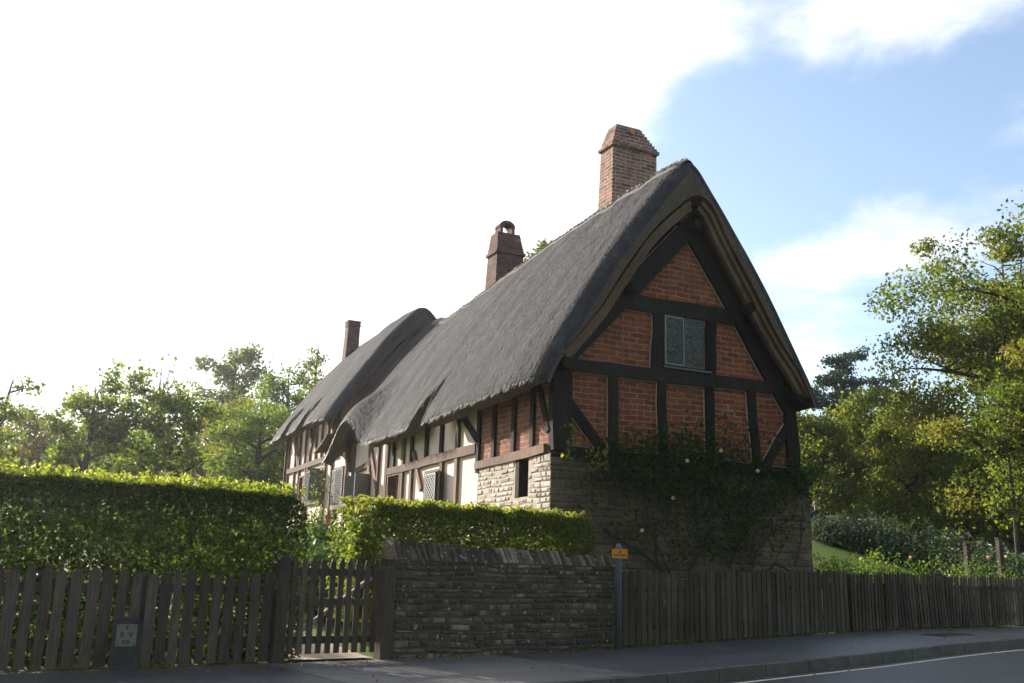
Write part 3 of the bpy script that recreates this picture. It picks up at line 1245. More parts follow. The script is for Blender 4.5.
def thatch(name, b0, b1, aL, aR, aK, zK, zL, zR, bumps, seed, thick=0.50, round_near=True, round_far=False, db=0.09, nj=64, convex=0.05, apex_shift=0.0, apex=0.86):
    nb = int((b1 - b0) / db)
    blist = []
    for k in range(8):
        blist.append(b0 + 0.34 * (k / 8) ** 2)
    blist += list(np.linspace(b0 + 0.34, b1 - (0.34 if round_far else 0), nb))
    if round_far:
        for k in range(8):
            blist.append(b1 - 0.34 * (1 - (k + 1) / 8) ** 2)
    # sharp cheeks need dense rows
    for (bb0, bb1, bb2, bb3, hh, rr, cc_) in bumps:
        blist += list(np.linspace(bb0 - .03, bb1 + .03, 9))
    blist = sorted(set(round(b, 4) for b in blist))
    ss = [0.5 * (1 - math.cos(PI * j / (nj // 2))) * 0.5 for j in range(nj // 2 + 1)]
    ss = [0.5 * (j / (nj // 2)) for j in range(nj // 2 + 1)]
    sl = ss + [1 - s for s in ss[::-1][1:]]
    top = []
    for b in blist:
        rk, rl, rr_ = zK(b), zL(b), zR(b)
        row = []
        for s in sl:
            left = s <= 0.5
            t = s * 2 if left else (1 - s) * 2
            t_row = t
            if left:
                for bp in bumps:
                    t = t + (1 - t) ** 2 * bp[6] * bumpf(b, *bp[:4])
            e = rl if left else rr_
            ae = aL if left else aR
            a = ae + (aK - ae) * t
            z = e + (rk - e) * (t + convex * math.sin(PI * t) * 1.0)
            if t_row < 0.08:       # blunt rounded lip
                z -= 0.10 * (1 - t_row / 0.08) ** 2
            z -= 0.24 * max(0, (t - 0.87) / 0.13) ** 2
            if left:
                for (x0, x1, x2, x3, hh, reach, cut) in bumps:
                    k = bumpf(b, x0, x1, x2, x3)
                    if k > 0 and t < reach:
                        q = 1 - t / reach
                        z += hh * k * (q * q * (3 - 2 * q)) ** 0.85
                        a -= 0.10 * hh * k * q
            # gentle hollows of old thatch
            z += 0.055 * noise.noise(Vector((b * 0.55 + seed, t * 2.5, 0.3))) + 0.025 * noise.noise(Vector((b * 1.7 + seed, t * 5, 4.3)))
            z += 0.012 * noise.noise(Vector((b * 9 + seed, t * 9, 2.3)))
            z += 0.05 * noise.noise(Vector((b * 1.9 + 0.8 * t + seed, t * 0.7, 9.3))) * min(1, 4 * t)
            row.append(np.array([a, b, z]))
        top.append(row)
    top = np.array(top)
    ni, nn = top.shape[:2]
    # inward normals of the cross-section (smooth, in the a-z plane)
    d = np.zeros_like(top)
    d[:, 1:-1] = top[:, 2:] - top[:, :-2]
    d[:, 0] = top[:, 1] - top[:, 0]
    d[:, -1] = top[:, -1] - top[:, -2]
    nrm = np.stack([d[:, :, 2], np.zeros((ni, nn)), -d[:, :, 0]], axis=2)
    nrm /= np.linalg.norm(nrm, axis=2)[:, :, None] + 1e-9
    # near the eave blend normal with straight slope normal to keep the butt clean
    tt = np.array([1 - abs(s - 0.5) * 2 for s in sl])
    wgt = np.array([sstep(0.55, 0.97, t) for t in tt])[None, :, None]
    thin = np.array([0.58 + 0.42 * sstep(0.02, 0.30, t) for t in tt])[None, :, None]
    down = np.zeros_like(nrm)
    down[:, :, 2] = -1
    und = top + nrm * thick * thin * (1 - wgt) + down * apex * wgt
    if apex_shift:
        und[:, :, 0] += apex_shift * wgt[:, :, 0]
    # rounding of the verges
    rad = 0.30
    for i, b in enumerate(blist):
        dd = 0
        if round_near and b - b0 < rad:
            x = rad - (b - b0)
            dd = max(dd, rad - math.sqrt(max(0, rad * rad - x * x)))
        if round_far and b1 - b < rad:
            x = rad - (b1 - b)
            dd = max(dd, rad - math.sqrt(max(0, rad * rad - x * x)))
        if b - b0 < 1.7:
            dd += 0.11 * ((1.7 - (b - b0)) / 1.7) ** 2
        if dd:
            top[i] += nrm[i] * dd * 0.85
    V = np.concatenate([top.reshape(-1, 3), und.reshape(-1, 3)])
    o_ = ni * nn
    F_ = []
    mi = []
    for i in range(ni - 1):
        for j in range(nn - 1):
            a = i * nn + j
            F_.append((a, a + nn, a + nn + 1, a + 1))
            mi.append(0)
            F_.append((o_ + a, o_ + a + 1, o_ + a + nn + 1, o_ + a + nn))
            mi.append(1)
        a = i * nn
        F_.append((a, o_ + a, o_ + a + nn, a + nn))
        mi.append(2)
        a = i * nn + nn - 1
        F_.append((a, a + nn, o_ + a + nn, o_ + a))
        mi.append(2)
    for j in range(nn - 1):
        a = j
        F_.append((a, a + 1, o_ + a + 1, o_ + a))
        mi.append(2)
        a = (ni - 1) * nn + j
        F_.append((a, o_ + a, o_ + a + 1, a + 1))
        mi.append(2)
    me = bpy.data.meshes.new(name)
    me.from_pydata([tuple(map(float, p)) for p in V], [], F_)
    me.materials.append(M['thatch'])
    me.materials.append(M['straw_under'])
    me.materials.append(M['thatch_cut'])
    me.polygons.foreach_set('material_index', mi)
    # smooth only the top skin
    me.polygons.foreach_set('use_smooth', [k == 0 for k in mi])
    uv = me.uv_layers.new(name='UVMap')
    acc = np.zeros((ni, nn))
    acc[:, 1:] = np.cumsum(np.linalg.norm(np.diff(top, axis=1), axis=2), axis=1)
    uvs = np.zeros((len(V), 2))
    uvs[:o_, 0] = top[:, :, 1].reshape(-1)
    uvs[:o_, 1] = acc.reshape(-1)
    uvs[o_:] = uvs[:o_]
    li = np.zeros(len(me.loops), dtype=np.int32)
    me.loops.foreach_get('vertex_index', li)
    uv.data.foreach_set('uv', uvs[li].astype(np.float32).reshape(-1))
    me.update()
    o = bpy.data.objects.new(name, me)
    COL.objects.link(o)
    o.parent = house
    return o, top, blist, sl, und


def m_cut():
    m, t, b = mat_new('thatch_cut')
    v = objco(t, (26, 26, 26))
    n1 = noisy(t, 1.0, 4, 0.7, v)
    n2 = noisy(t, 1.6, 4, 0.6, objco(t))
    c = ramp(t, n1, [(0.3, (0.045, 0.034, 0.025)), (0.7, (0.17, 0.125, 0.085))])
    c = mixc(t, 0.5, c, ramp(t, n2, [(0.3, (0.6,) * 3), (0.7, (1.2,) * 3)]), 'MULTIPLY')
    t.links.new(c, b.inputs['Base Color'])
    b.inputs['Roughness'].default_value = 0.95
    bump(t, b, n1, 1.0, 0.04)
    return m


M['thatch_cut'] = m_cut()


def interp(xs, ys):
    return lambda x: float(np.interp(x, xs, ys))


zKn = interp([-0.5, 0, 1, 3, 7, 9.5, 11.5, 13.2, 14], [9.47, 9.43, 9.38, 9.31, 9.13, 8.92, 8.80, 9.16, 9.2])
zLn = interp([-0.5, 1, 4.8, 5.4, 9.5, 12.0, 13.1], [4.53, 4.43, 4.36, 4.30, 4.34, 4.30, 4.15])
zRn = interp([-0.5, 1.5, 13.5], [4.68, 4.58, 4.5])
near_bumps = [(4.82, 4.98, 5.04, 5.9, 0.34, 0.20, 0.12), (8.9, 10.7, 10.8, 12.95, 0.78, 0.42, 0.02), (12.98, 13.14, 30, 31, 0.0, 0.3, 0.42)]
roof1, top1, bl1, sl1, und1 = thatch('thatched_roof', -0.45, 13.9, -0.62, 5.98, 2.78, zKn, zLn, zRn, near_bumps, 2.0, apex_shift=0.16)
zKf = interp([13.0, 13.4, 14, 16, 20.4], [9.60, 9.62, 9.58, 9.52, 9.44])
zLf = interp([13.0, 15.2, 18, 20.6], [5.50, 5.58, 5.55, 5.5])
far_bumps = [(15.45, 15.65, 15.8, 16.7, 0.34, 0.22, 0.13), (17.75, 17.95, 18.1, 18.9, 0.34, 0.22, 0.13)]
roof2, top2, bl2, sl2, und2 = thatch('thatched_roof', 13.12, 20.5, -0.66, 5.4, 2.4, zKf, zLf, interp([13, 20], [5.6, 5.6]), far_bumps, 9.0, round_far=True)


def straw(roof, top, blist, sl, n, seed, nmax):
    """loose straw ends lying on the coat and sticking out of the cut eave and verge"""
    rng = np.random.default_rng(seed)
    ni, nn = top.shape[:2]
    half = nn // 2
    B = np.array(blist)
    bq = rng.uniform(B[0], B[-1], n)
    i = np.clip(np.searchsorted(B, bq) - 1, 0, ni - 2)
    fi = (bq - B[i]) / (B[i + 1] - B[i] + 1e-9)
    w = rng.uniform(0, 1, n)
    tj = np.where(w < .09, np.abs(rng.normal(0, .6, n)), rng.uniform(0, half - 3, n))
    far = rng.uniform(0, 1, n) < .12
    j = np.clip(tj.astype(int), 0, nn - 2)
    fj = tj - j
    P = (top[i, j] * (1 - fi)[:, None] + top[i + 1, j] * fi[:, None]) * (1 - fj)[:, None] + (top[i, j + 1] * (1 - fi)[:, None] + top[i + 1, j + 1] * fi[:, None]) * fj[:, None]
    dn = top[i, j] - top[i, j + 1]
    dn /= np.linalg.norm(dn, axis=1)[:, None] + 1e-9
    nr = np.stack([-np.abs(dn[:, 2]), np.zeros(n), np.abs(dn[:, 0])], axis=1)
    ln = rng.uniform(.05, .16, n)[:, None]
    d = dn + rng.normal(0, .10, (n, 3)) + nr * rng.uniform(.02, .20, n)[:, None]
    d /= np.linalg.norm(d, axis=1)[:, None]
    sd_ = np.cross(d, nr)
    sd_ /= np.linalg.norm(sd_, axis=1)[:, None] + 1e-9
    wd = rng.uniform(.004, .010, n)[:, None]
    base = P - nr * .006
    tip = base + d * ln
    V = np.stack([base - sd_ * wd, base + sd_ * wd, tip + sd_ * wd * .5, tip - sd_ * wd * .5], axis=1)
    return quads('straw_ends', V, rng.uniform(0, 1, n), M['straw_bits'], roof)


M['straw_bits'] = m_leaf('straw_bits', [(0.038, 0.037, 0.040), (0.058, 0.056, 0.058), (0.080, 0.075, 0.073), (0.105, 0.096, 0.088)], 0.05)
straw(roof1, top1, bl1, sl1, 26000, 71, 0)
straw(roof2, top2, bl2, sl2, 9000, 72, 0)


# raised ridge with its stitching
def ridge_cap(top, blist, sl, b0, b1, half, lift, parent, seed):
    m_ = MB()
    js = [j for j, s in enumerate(sl) if -half < s - 0.5 < half * 0.5]
    rows = [i for i, b in enumerate(blist) if b0 <= b <= b1]
    cen = []
    for i in rows:
        r_ = []
        for k, j in enumerate(js):
            p = top[i, j].copy()
            edge = (k == 0 or k == len(js) - 1)
            p[2] += lift * math.sin(PI * k / (len(js) - 1)) ** 0.6 - (0.015 if edge else 0)
            p[2] += 0.012 * noise.noise(Vector((p[1] * 5, j, seed)))
            r_.append(p)
        cen.append(r_)
    w = len(js)
    m_.v = [tuple(p) for r_ in cen for p in r_]
    for i in range(len(rows) - 1):
        for j in range(w - 1):
            a = i * w + j
            m_.f.append((a, a + w, a + w + 1, a + 1))
            m_.c.append(0.5)
    o = m_.build('ridge_cap', M['ridge'], parent, smooth=True)
    me = o.data
    uv = me.uv_layers.new(name='UVMap')
    for lp in me.loops:
        v = me.vertices[lp.vertex_index].co
        uv.data[lp.index].uv = (v.y, v.z)
    # hazel spars: two lines of short bright rods and crosses between
    sp_ = MB()
    rg = random.Random(seed)
    lo, hi = 1, max(3, w // 2 - 2)
    for i in range(len(rows) - 3):
        if i % 2:
            continue
        for j in (lo, (lo + hi) // 2, hi):
            A = np.array(cen[i][j]) + (-.012, 0, .012)
            B = np.array(cen[i + 1][j]) + (-.012, 0, .012)
            if rg.random() < 0.8:
                sp_.tube([A, B], 0.020, 4, rg.random(), False)
        if i % 4 == 0:
            sp_.tube([np.array(cen[i][lo]) + (-.012, 0, .014), np.array(cen[i + 3][hi]) + (-.012, 0, .014)], 0.012, 4, rg.random(), False)
            sp_.tube([np.array(cen[i + 3][lo]) + (-.012, 0, .014), np.array(cen[i][hi]) + (-.012, 0, .014)], 0.012, 4, rg.random(), False)
    sp_.build('hazel_spars', M['pale_wood'], parent)


ridge_cap(top1, bl1, sl1, -0.40, 12.6, 0.066, 0.05, roof1, 3)
# boards under the verge
vb = MB()


def verge(m_, j0, j1, off0, off1, y0, y1, step=3):
    """board following the underside of the verge, off = distance below the top skin"""
    i = min(range(len(bl1)), key=lambda k: abs(bl1[k] - 0.1))
    js = list(range(j0, j1 + 1, step))
    pts = []
    for j in js:
        p = und1[i, j]
        q0, q1 = und1[i, max(0, j - 2)], und1[i, min(len(sl1) - 1, j + 2)]
        d = q1 - q0
        n = np.array([d[2], 0, -d[0]])
        n /= np.linalg.norm(n)
        pts.append((p + n * off0, p + n * off1))
    for (A0, A1), (B0, B1) in zip(pts, pts[1:]):
        def at(p, y):
            return (p[0], y, p[2])
        m_.hexa([at(A1, y0), at(B1, y0), at(B1, y1), at(A1, y1), at(A0, y0), at(B0, y0), at(B0, y1), at(A0, y1)])


nh = len(sl1) // 2
for (ja, jb) in ((3, nh - 1), (nh + 1, len(sl1) - 2)):
    m_ = MB()
    verge(m_, ja, jb, 0.005, 0.085, -0.41, -0.16)
    m_.build('verge_board', M['board'], house)
    m_ = MB()
    verge(m_, ja, jb, 0.09, 0.19, -0.34, -0.24)
    m_.build('verge_lath', M['oak'], house)


# --- chimneys
def chimney(a0, a1, b0, b1, zb, zs, zt, mat, ta, tb, courses=7, cap=None, name='chimney', lip=0.05):
    m_ = MB()
    # shaft slightly battered, in the long direction of the sight
    m_.hexa([(a0 - .05, b0, zb), (a1, b0, zb), (a1, b1 + .12, zb), (a0 - .05, b1 + .12, zb), (a0, b0, zs), (a1, b0, zs), (a1, b1, zs), (a0, b1, zs)])
    # shoulder course
    m_.box(a0 - lip, a1 + lip, b0 - lip, b1 + lip, zs, zs + .075)
    z = zs + .075
    h = (zt - z) / courses
    for k in range(courses):
        q = (k + 0.0) / (courses - 1)
        aa0 = a0 - lip * .2 + (ta[0] - a0) * q
        aa1 = a1 + lip * .2 + (ta[1] - a1) * q
        bb0 = b0 - lip * .2 + (tb[0] - b0) * q
        bb1 = b1 + lip * .2 + (tb[1] - b1) * q
        m_.box(aa0, aa1, bb0, bb1, z, z + h)
        z += h
    o = m_.build(name, M[mat], house)
    return o


c1 = chimney(2.60, 3.76, 2.2, 2.72, 8.0, 10.46, 11.00, 'brick_chimney', (2.72, 3.40), (2.26, 2.62))
m_ = MB()
m_.box(2.74, 3.38, 2.28, 2.60, 11.0, 11.04)
m_.build('chimney_cap', M['copper'], c1)
m_ = MB()
m_.tube([(3.1, 2.18, 10.90), (3.1, 2.3, 10.90)], 0.075, 12)
m_.build('flue_vent', M['terracotta'], c1)
c2 = chimney(2.50, 3.30, 8.0, 8.62, 7.9, 9.62, 10.24, 'brick_sooty', (2.53, 3.20), (8.05, 8.5))
m_ = MB()
m_.box(2.62, 2.70, 8.1, 8.45, 10.24, 10.46)
m_.box(2.98, 3.06, 8.1, 8.45, 10.24, 10.46)
for k in range(7):
    q0, q1 = PI * k / 7, PI * (k + 1) / 7
    f_ = lambda q, r: (2.84 - r * math.cos(q), 10.44 + r * math.sin(q) * .8)
    p = [f_(q0, .13), f_(q1, .13), f_(q1, .24), f_(q0, .24)]
    m_.prism(p, lambda u_, d: (u_[0], d, u_[1]), 8.1, 8.45)
m_.build('chimney_cowl', M['brick_sooty'], c2)
c3 = chimney(1.72, 2.18, 19.6, 20.0, 8.0, 9.95, 10.17, 'brick_sooty', (1.70, 2.20), (19.58, 20.02), 2, lip=0.02)


# ------------------------------------------------------------------ leaves, plants, trees
def np_rng(seed):
    return np.random.default_rng(seed)


def hedge(name, label, t0, t1, s0, s1, top_z, n, leaf, mat, seed, base=0.0, sprig=0.10, group=None, category='hedge', top_var=0.05, end_round=0.25, core=620, stems=True, hole=0.0):
    """clipped hedge between frontage positions t0..t1, depths s0..s1; leaves fill the shell and thin out inside"""
    rng = np_rng(seed)
    Xc, Yc = fr((s0 + s1) / 2, (t0 + t1) / 2)
    root = empty(name, (Xc, Yc, ground(Xc, Yc)), 0, label, category, group)
    gz = ground(Xc, Yc)
    k = int(n * 1.9)
    t = rng.uniform(t0, t1, k)
    s = rng.uniform(s0, s1, k)
    u = rng.uniform(0, 1, k)
    # choose shells: front, top, back
    w = rng.uniform(0, 1, k)
    q = np.abs(rng.normal(0, 0.075, k))
    fmask = w < 0.45
    s = np.where(fmask, s0 + q, s)
    bmask = (w >= 0.45) & (w < 0.55)
    s = np.where(bmask, s1 - q, s)
    tmask = (w >= 0.55) & (w < 0.80)
    lump = np.array([0.5 * noise.noise(Vector((a * 1.3, b * 1.3, seed))) + 0.5 * noise.noise(Vector((a * 3.5, b * 3.5, seed + 5))) for a, b in zip(t, s)])
    tz = top_z + top_var * lump * 2
    u = np.where(tmask, 1 - q / (top_z - base) * 0.8, u)
    z = base + (tz - base) * u
    # uneven front
    bulge = np.array([noise.noise(Vector((a * 1.6, c * 1.6, seed + 9))) for a, c in zip(t, z)])
    s = s - 0.07 * bulge * (np.where(fmask, 1, 0.4))
    # rounded ends and shoulders
    keep = np.ones(k, bool)
    for edge, sg in ((t0, 1), (t1, -1)):
        d = (t - edge) * sg
        h = (tz - z)
        rr = end_round
        c = (d < rr) & (h < rr)
        keep &= ~(c & (((rr - d) ** 2 + (rr - h) ** 2) > rr * rr))
    if hole:
        hv = np.array([noise.noise(Vector((a * 5.5, c * 5.5, b * 3 + seed))) for a, c, b in zip(t, z, s)])
        keep &= hv < hole
    t, s, z = t[keep][:n], s[keep][:n], z[keep][:n]
    X = F0[0] + FT[0] * t + FN[0] * s
    Y = F0[1] + FT[1] * t + FN[1] * s
    P = np.stack([X - Xc, Y - Yc, z - gz], axis=1)
    # sprigs above the clip line
    ns = int((t1 - t0) * (s1 - s0) * 190)
    ex = []
    for _ in range(ns):
        a, b = rng.uniform(t0 + .1, t1 - .1), rng.uniform(s0, s1)
        hh = sprig * rng.uniform(0.3, 1.5)
        zt = top_z + top_var * 2 * (0.5 * noise.noise(Vector((a * 1.3, b * 1.3, seed))))
        x_, y_ = fr(b, a)
        lx, ly = rng.normal(0, .03, 2)
        for i in range(int(3 + hh / 0.018)):
            f_ = rng.uniform(0, 1)
            ex.append((x_ - Xc + lx * f_ + rng.normal(0, .018), y_ - Yc + ly * f_ + rng.normal(0, .018), zt - gz + hh * f_ - .02))
    val = np.clip(rng.normal(0.45, 0.25, len(P)), 0, 1)
    if ex:
        P = np.concatenate([P, np.array(ex)])
        val = np.concatenate([val, np.clip(rng.normal(0.85, 0.15, len(ex)), 0, 1)])  # sprigs coloured paler to carry the sunlit rim along the top
    V = leaf_quads(P, leaf, rng, up=0.5, aspect=0.62)
    nc = int((t1 - t0) * (top_z - base) * core)
    if nc:
        tc_ = rng.uniform(t0 + .12, t1 - .12, nc)
        sc2 = rng.normal((s0 + s1) / 2, (s1 - s0) * .12, nc)
        zc_ = base + (top_z - base - .12) * rng.uniform(0, 1, nc)
        Pc = np.stack([F0[0] + FT[0] * tc_ + FN[0] * sc2 - Xc, F0[1] + FT[1] * tc_ + FN[1] * sc2 - Yc, zc_ - gz], axis=1)
        V = np.concatenate([V, leaf_quads(Pc, leaf * 1.7, rng, up=0.5, aspect=0.62)])
        val = np.concatenate([val, np.clip(rng.normal(0.35, 0.2, nc), 0, 1)])
    quads('foliage', V, val, M[mat], root)
    if stems:
        m_ = MB()
        for _ in range(int((t1 - t0) * 7)):
            a, b = rng.uniform(t0 + .1, t1 - .1), rng.uniform(s0 + .15, s1 - .1)
            pts = []
            for i in range(6):
                x_, y_ = fr(b + rng.normal(0, .03), a + rng.normal(0, .03) + 0.05 * i * rng.normal())
                pts.append((x_ - Xc, y_ - Yc, base - gz - .05 + (top_z - base - .15) * i / 5))
            m_.tube(pts, [.014, .012, .010, .008, .006, .004], 5, rng.random(), False)
        m_.build('stems', M['bark'], root)
    return root


def shrub(name, label, cat, loc, rx, ry, h, n, leaf, mat, seed, group=None, stems=6, shell=0.55, lumps=0.25, flowers=None, flower_mat=None, flower_n=0, flower_size=0.07, aspect=0.55, base_h=0.05):
    rng = np_rng(seed)
    root = empty(name, loc, 0, label, cat, group)
    d = rng.normal(size=(n, 3))
    d[:, 2] = np.abs(d[:, 2]) * 1.0
    d /= np.linalg.norm(d, axis=1)[:, None]
    r = rng.uniform(0, 1, n) ** (1 - shell * 0.75)
    lu = np.array([1 + lumps * (noise.noise(Vector((p[0] * 2.2, p[1] * 2.2, p[2] * 2.2 + seed))) + 0.6 * noise.noise(Vector((p[0] * 5, p[1] * 5, p[2] * 5 + seed)))) for p in d])
    P = d * (r * lu)[:, None] * np.array([rx, ry, h])
    P[:, 2] += base_h
    val = np.clip(rng.normal(0.45, 0.26, n), 0, 1)
    quads('foliage', leaf_quads(P, leaf, rng, 0.5, aspect), val, M[mat], root)
    if stems:
        m_ = MB()
        for _ in range(stems):
            a = rng.uniform(0, 2 * PI)
            e = np.array([math.cos(a) * rx, math.sin(a) * ry, h * rng.uniform(.6, 1.1)]) * rng.uniform(.5, .85)
            pts = [e * q * np.array([1, 1, 1]) + np.array([0, 0, .12 * math.sin(PI * q) - .03]) for q in np.linspace(0, 1, 5)]
            m_.tube(pts, [.02, .016, .012, .008, .004], 5, rng.random(), False)
        m_.build('stems', M['bark'], root)
    for k in range(flower_n):
        a = rng.uniform(0, 2 * PI)
        el = rng.uniform(0.15, 1.3)
        p = np.array([math.cos(a) * math.cos(el) * rx, math.sin(a) * math.cos(el) * ry, math.sin(el) * h]) * rng.uniform(.95, 1.15)
        bloom(p, flower_size * rng.uniform(.8, 1.2), flower_mat, root, rng)
    return root


def bloom(p, size, mat, parent, rng):
    """a full rose: cupped petals set round a ball, the outer ones opening"""
    Q = []
    for i in range(26):
        el = math.asin(1 - 1.55 * (i + .5) / 26)
        a = i * 2.399
        o = np.array([math.cos(a) * math.cos(el), math.sin(a) * math.cos(el), math.sin(el)])
        tn = np.array([-math.sin(a), math.cos(a), 0])
        up = np.cross(tn, o)
        up = -up if up[2] < 0 else up
        up = up + o * .25
        c = p + o * size * .36
        w = size * .30
        Q.append([c - up * w, c + tn * w - up * w * .1, c + up * w * 1.1, c - tn * w - up * w * .1])
    return quads('bloom', np.array(Q), rng.uniform(0, 1, len(Q)), M[mat], parent)


def tree(name, label, loc, h, spread, trunk_r, n_leaf, leaf, mat, seed, trunk_h=0.25, limbs=7, droop=0.0, cluster=0.5, lean=(0, 0), group='', shape='round', fill=0.55, twigs=0, cat='tree', gap=0.0, flat=0.75):
    """trunk with limbs and twigs; leaves in clumps about the twig ends, so sky shows between them"""
    rng = np_rng(seed)
    root = empty(name, loc, 0, label, cat, group or None)
    m_ = MB()
    ends = []
    top = np.array([lean[0], lean[1], h * 0.86])

    def axis(q):
        return np.array([lean[0] * q + 0.05 * h * 0.25 * math.sin(q * 3 + seed), lean[1] * q + 0.04 * h * .25 * math.sin(q * 2.3 + seed * 2), h * 0.86 * q - 0.15 * (q == 0)])
    qs = np.linspace(0, 1, 10)
    m_.tube([axis(q) for q in qs], [trunk_r * (1.25 if q == 0 else 1) * (1 - q) ** 0.8 + 0.012 for q in qs], 9, 0.5, False)

    def radius(q):      # crown half-width at height fraction q of the whole tree
        if shape == 'cone':
            return spread * max(0.05, 1.06 - q) * 1.1
        if shape == 'tall':
            return spread * math.sin(PI * min(1, max(0.0, (q - trunk_h * .6) / (1.02 - trunk_h * .6)))) ** 0.5
        x = (q - trunk_h * 0.7) / (1.03 - trunk_h * 0.7)
        return spread * math.sqrt(max(0.02, 1 - (2 * x - 0.95) ** 2 * 0.95)) if x > 0 else spread * .3

    nl = limbs
    for i in range(nl):
        q0 = trunk_h + (0.93 - trunk_h) * (i + rng.uniform(0, .8)) / nl
        az = i * 2.399 + rng.uniform(-.5, .5)
        p0 = axis(min(1, q0))
        qh = q0 * 0.86 + (0.20 if shape != 'cone' else 0.0) * (1 - q0) + rng.uniform(-.03, .05)
        R_ = radius(min(1, qh)) * rng.uniform(.72, 1.08)
        e = np.array([lean[0] * q0 + math.cos(az) * R_, lean[1] * q0 + math.sin(az) * R_, h * (qh - droop * rng.uniform(.5, 1.2))])
        r0 = trunk_r * (0.55 * (1 - q0) + .14)
        pts, rad = [], []
        bend = np.array([rng.normal(0, .08), rng.normal(0, .08), .12]) * np.linalg.norm(e - p0)
        for q in np.linspace(0, 1, 7):
            w = math.sin(PI * q) * .5
            pts.append(p0 + (e - p0) * q + bend * w + rng.normal(0, .012, 3) * np.linalg.norm(e - p0))
            rad.append(max(.006, r0 * (1 - q) ** .8 + .006))
        m_.tube(pts, rad, 6, rng.random(), False)
        ends.append((e, 1.0))
        nb = 4 + int(3 * R_ / max(.5, spread))
        for j in range(nb):
            q1 = rng.uniform(.3, .95)
            k = int(q1 * 6)
            b0 = pts[k] + (pts[min(6, k + 1)] - pts[k]) * (q1 * 6 - k)
            dirv = rng.normal(size=3)
            dirv[2] = dirv[2] * .5 + .25 - droop
            dirv /= np.linalg.norm(dirv)
            ln = spread * rng.uniform(.22, .5) * (1.1 - .35 * q1)
            e2 = b0 + dirv * ln
            mid = b0 + dirv * ln * .5 + rng.normal(0, .07, 3) * ln + np.array([0, 0, .06 * ln])
            m_.tube([b0, mid, e2], [max(.006, rad[k] * .55), max(.005, rad[k] * .35), .004], 5, rng.random(), False)
            ends.append((e2, .8))
            ends.append((mid, .5))
            for _ in range(2):
                dv = rng.normal(size=3)
                dv[2] = dv[2] * .6 + .15 - droop
                dv /= np.linalg.norm(dv)
                e3 = e2 + dv * ln * .45
                m_.tube([mid + (e2 - mid) * .6, e2 * .4 + e3 * .6, e3], [.010, .007, .003], 4, rng.random(), False)
                ends.append((e3, .7))
    for _ in range(twigs):      # bare shoots above the crown
        q = rng.uniform(.6, 1)
        az = rng.uniform(0, 2 * PI)
        b0 = axis(q) + np.array([math.cos(az), math.sin(az), 0]) * radius(q) * rng.uniform(0, .6)
        e3 = b0 + np.array([rng.normal(0, .15), rng.normal(0, .15), 1]) * h * rng.uniform(.12, .24)
        m_.tube([b0, (b0 + e3) / 2 + rng.normal(0, .05, 3), e3], [.018, .012, .005], 4, rng.random(), False)
        ends.append((e3, .12))
    m_.build('trunk', M['bark'], root)
    if gap:
        ends = [e for e in ends if rng.random() > gap]
    wts = np.array([e[1] for e in ends])
    wts = wts * rng.uniform(.3, 1.7, len(ends))
    cnt = np.maximum(1, (wts / wts.sum() * n_leaf).astype(int))
    Ps, Vs = [], []
    for (e, w), c in zip(ends, cnt):
        sg = cluster * rng.uniform(.6, 1.25) * (1 if w > .2 else .4)
        p = rng.normal(size=(c, 3))
        p /= np.linalg.norm(p, axis=1)[:, None]
        p *= (rng.uniform(0, 1, c) ** .5)[:, None]
        Ps.append(e + p * np.array([sg, sg, sg * flat]))
        Vs.append(np.clip(rng.normal(rng.uniform(.12, .85), .18, c), 0, 1))
    P = np.concatenate(Ps)
    quads('crown', leaf_quads(P, leaf, rng, 0.2 if not droop else -.6, .6), np.concatenate(Vs), M[mat], root)
    return root


# ------------------------------------------------------------------ fences, gate, garden wall
def picket(parent, t, s, w, h, th, seed, mat, lean=0.0, point=0.04, z0=0.03, flat=False, org=None, tilt=0.0):
    """one split-oak pale, parented to the fence; org = the fence's own place"""
    rg = random.Random(seed)
    m_ = MB()
    X0, Y0 = fr(s, t)
    g = pav(X0)
    segs = 5
    V = []
    lx = lean + rg.uniform(-.012, .012)
    ly = tilt + rg.uniform(-.01, .01)
    bend = rg.uniform(-.012, .012)
    for i in range(segs + 1):
        q = i / segs
        zz = z0 + (h - z0) * q
        ww = w / 2 * (1 + rg.uniform(-.06, .06)) * (1 - .06 * q)
        if i == segs:
            ww *= (0.98 if flat else rg.uniform(.30, .55))
            zz = h
        if i == segs - 1 and not flat:
            zz = h - point
        cxx = t + lx * q + bend * math.sin(PI * q)
        cs = s + ly * q
        for tt, ss in ((cxx - ww, cs - th / 2), (cxx + ww, cs - th / 2), (cxx + ww, cs + th / 2), (cxx - ww, cs + th / 2)):
            X, Y = fr(ss, tt)
            V.append((X - org[0], Y - org[1], g + zz - org[2]))
    Fc = [(3, 2, 1, 0), tuple(4 * segs + k for k in range(4))]
    for i in range(segs):
        for k in range(4):
            a, b = 4 * i + k, 4 * i + (k + 1) % 4
            Fc.append((a, b, b + 4, a + 4))
    m_.add(V, Fc, rg.random())
    return m_.build('picket', M[mat], parent)


def bar(parent, name, t0, t1, s, z, hw_, th, mat, org, seed=1, z1=None, segs=6):
    m_ = MB()
    z1 = z if z1 is None else z1
    for i in range(segs):
        q0, q1 = i / segs, (i + 1) / segs
        P = []
        for dz in (-hw_, hw_):
            for tt, ss, q in ((t0 + (t1 - t0) * q0, s - th / 2, q0), (t0 + (t1 - t0) * q1, s - th / 2, q1), (t0 + (t1 - t0) * q1, s + th / 2, q1), (t0 + (t1 - t0) * q0, s + th / 2, q0)):
                X, Y = fr(ss, tt)
                P.append((X - org[0], Y - org[1], pav(X) + z + (z1 - z) * q + dz - org[2]))
        m_.hexa(P, random.Random(seed).random())
    return m_.build(name, M[mat], parent)


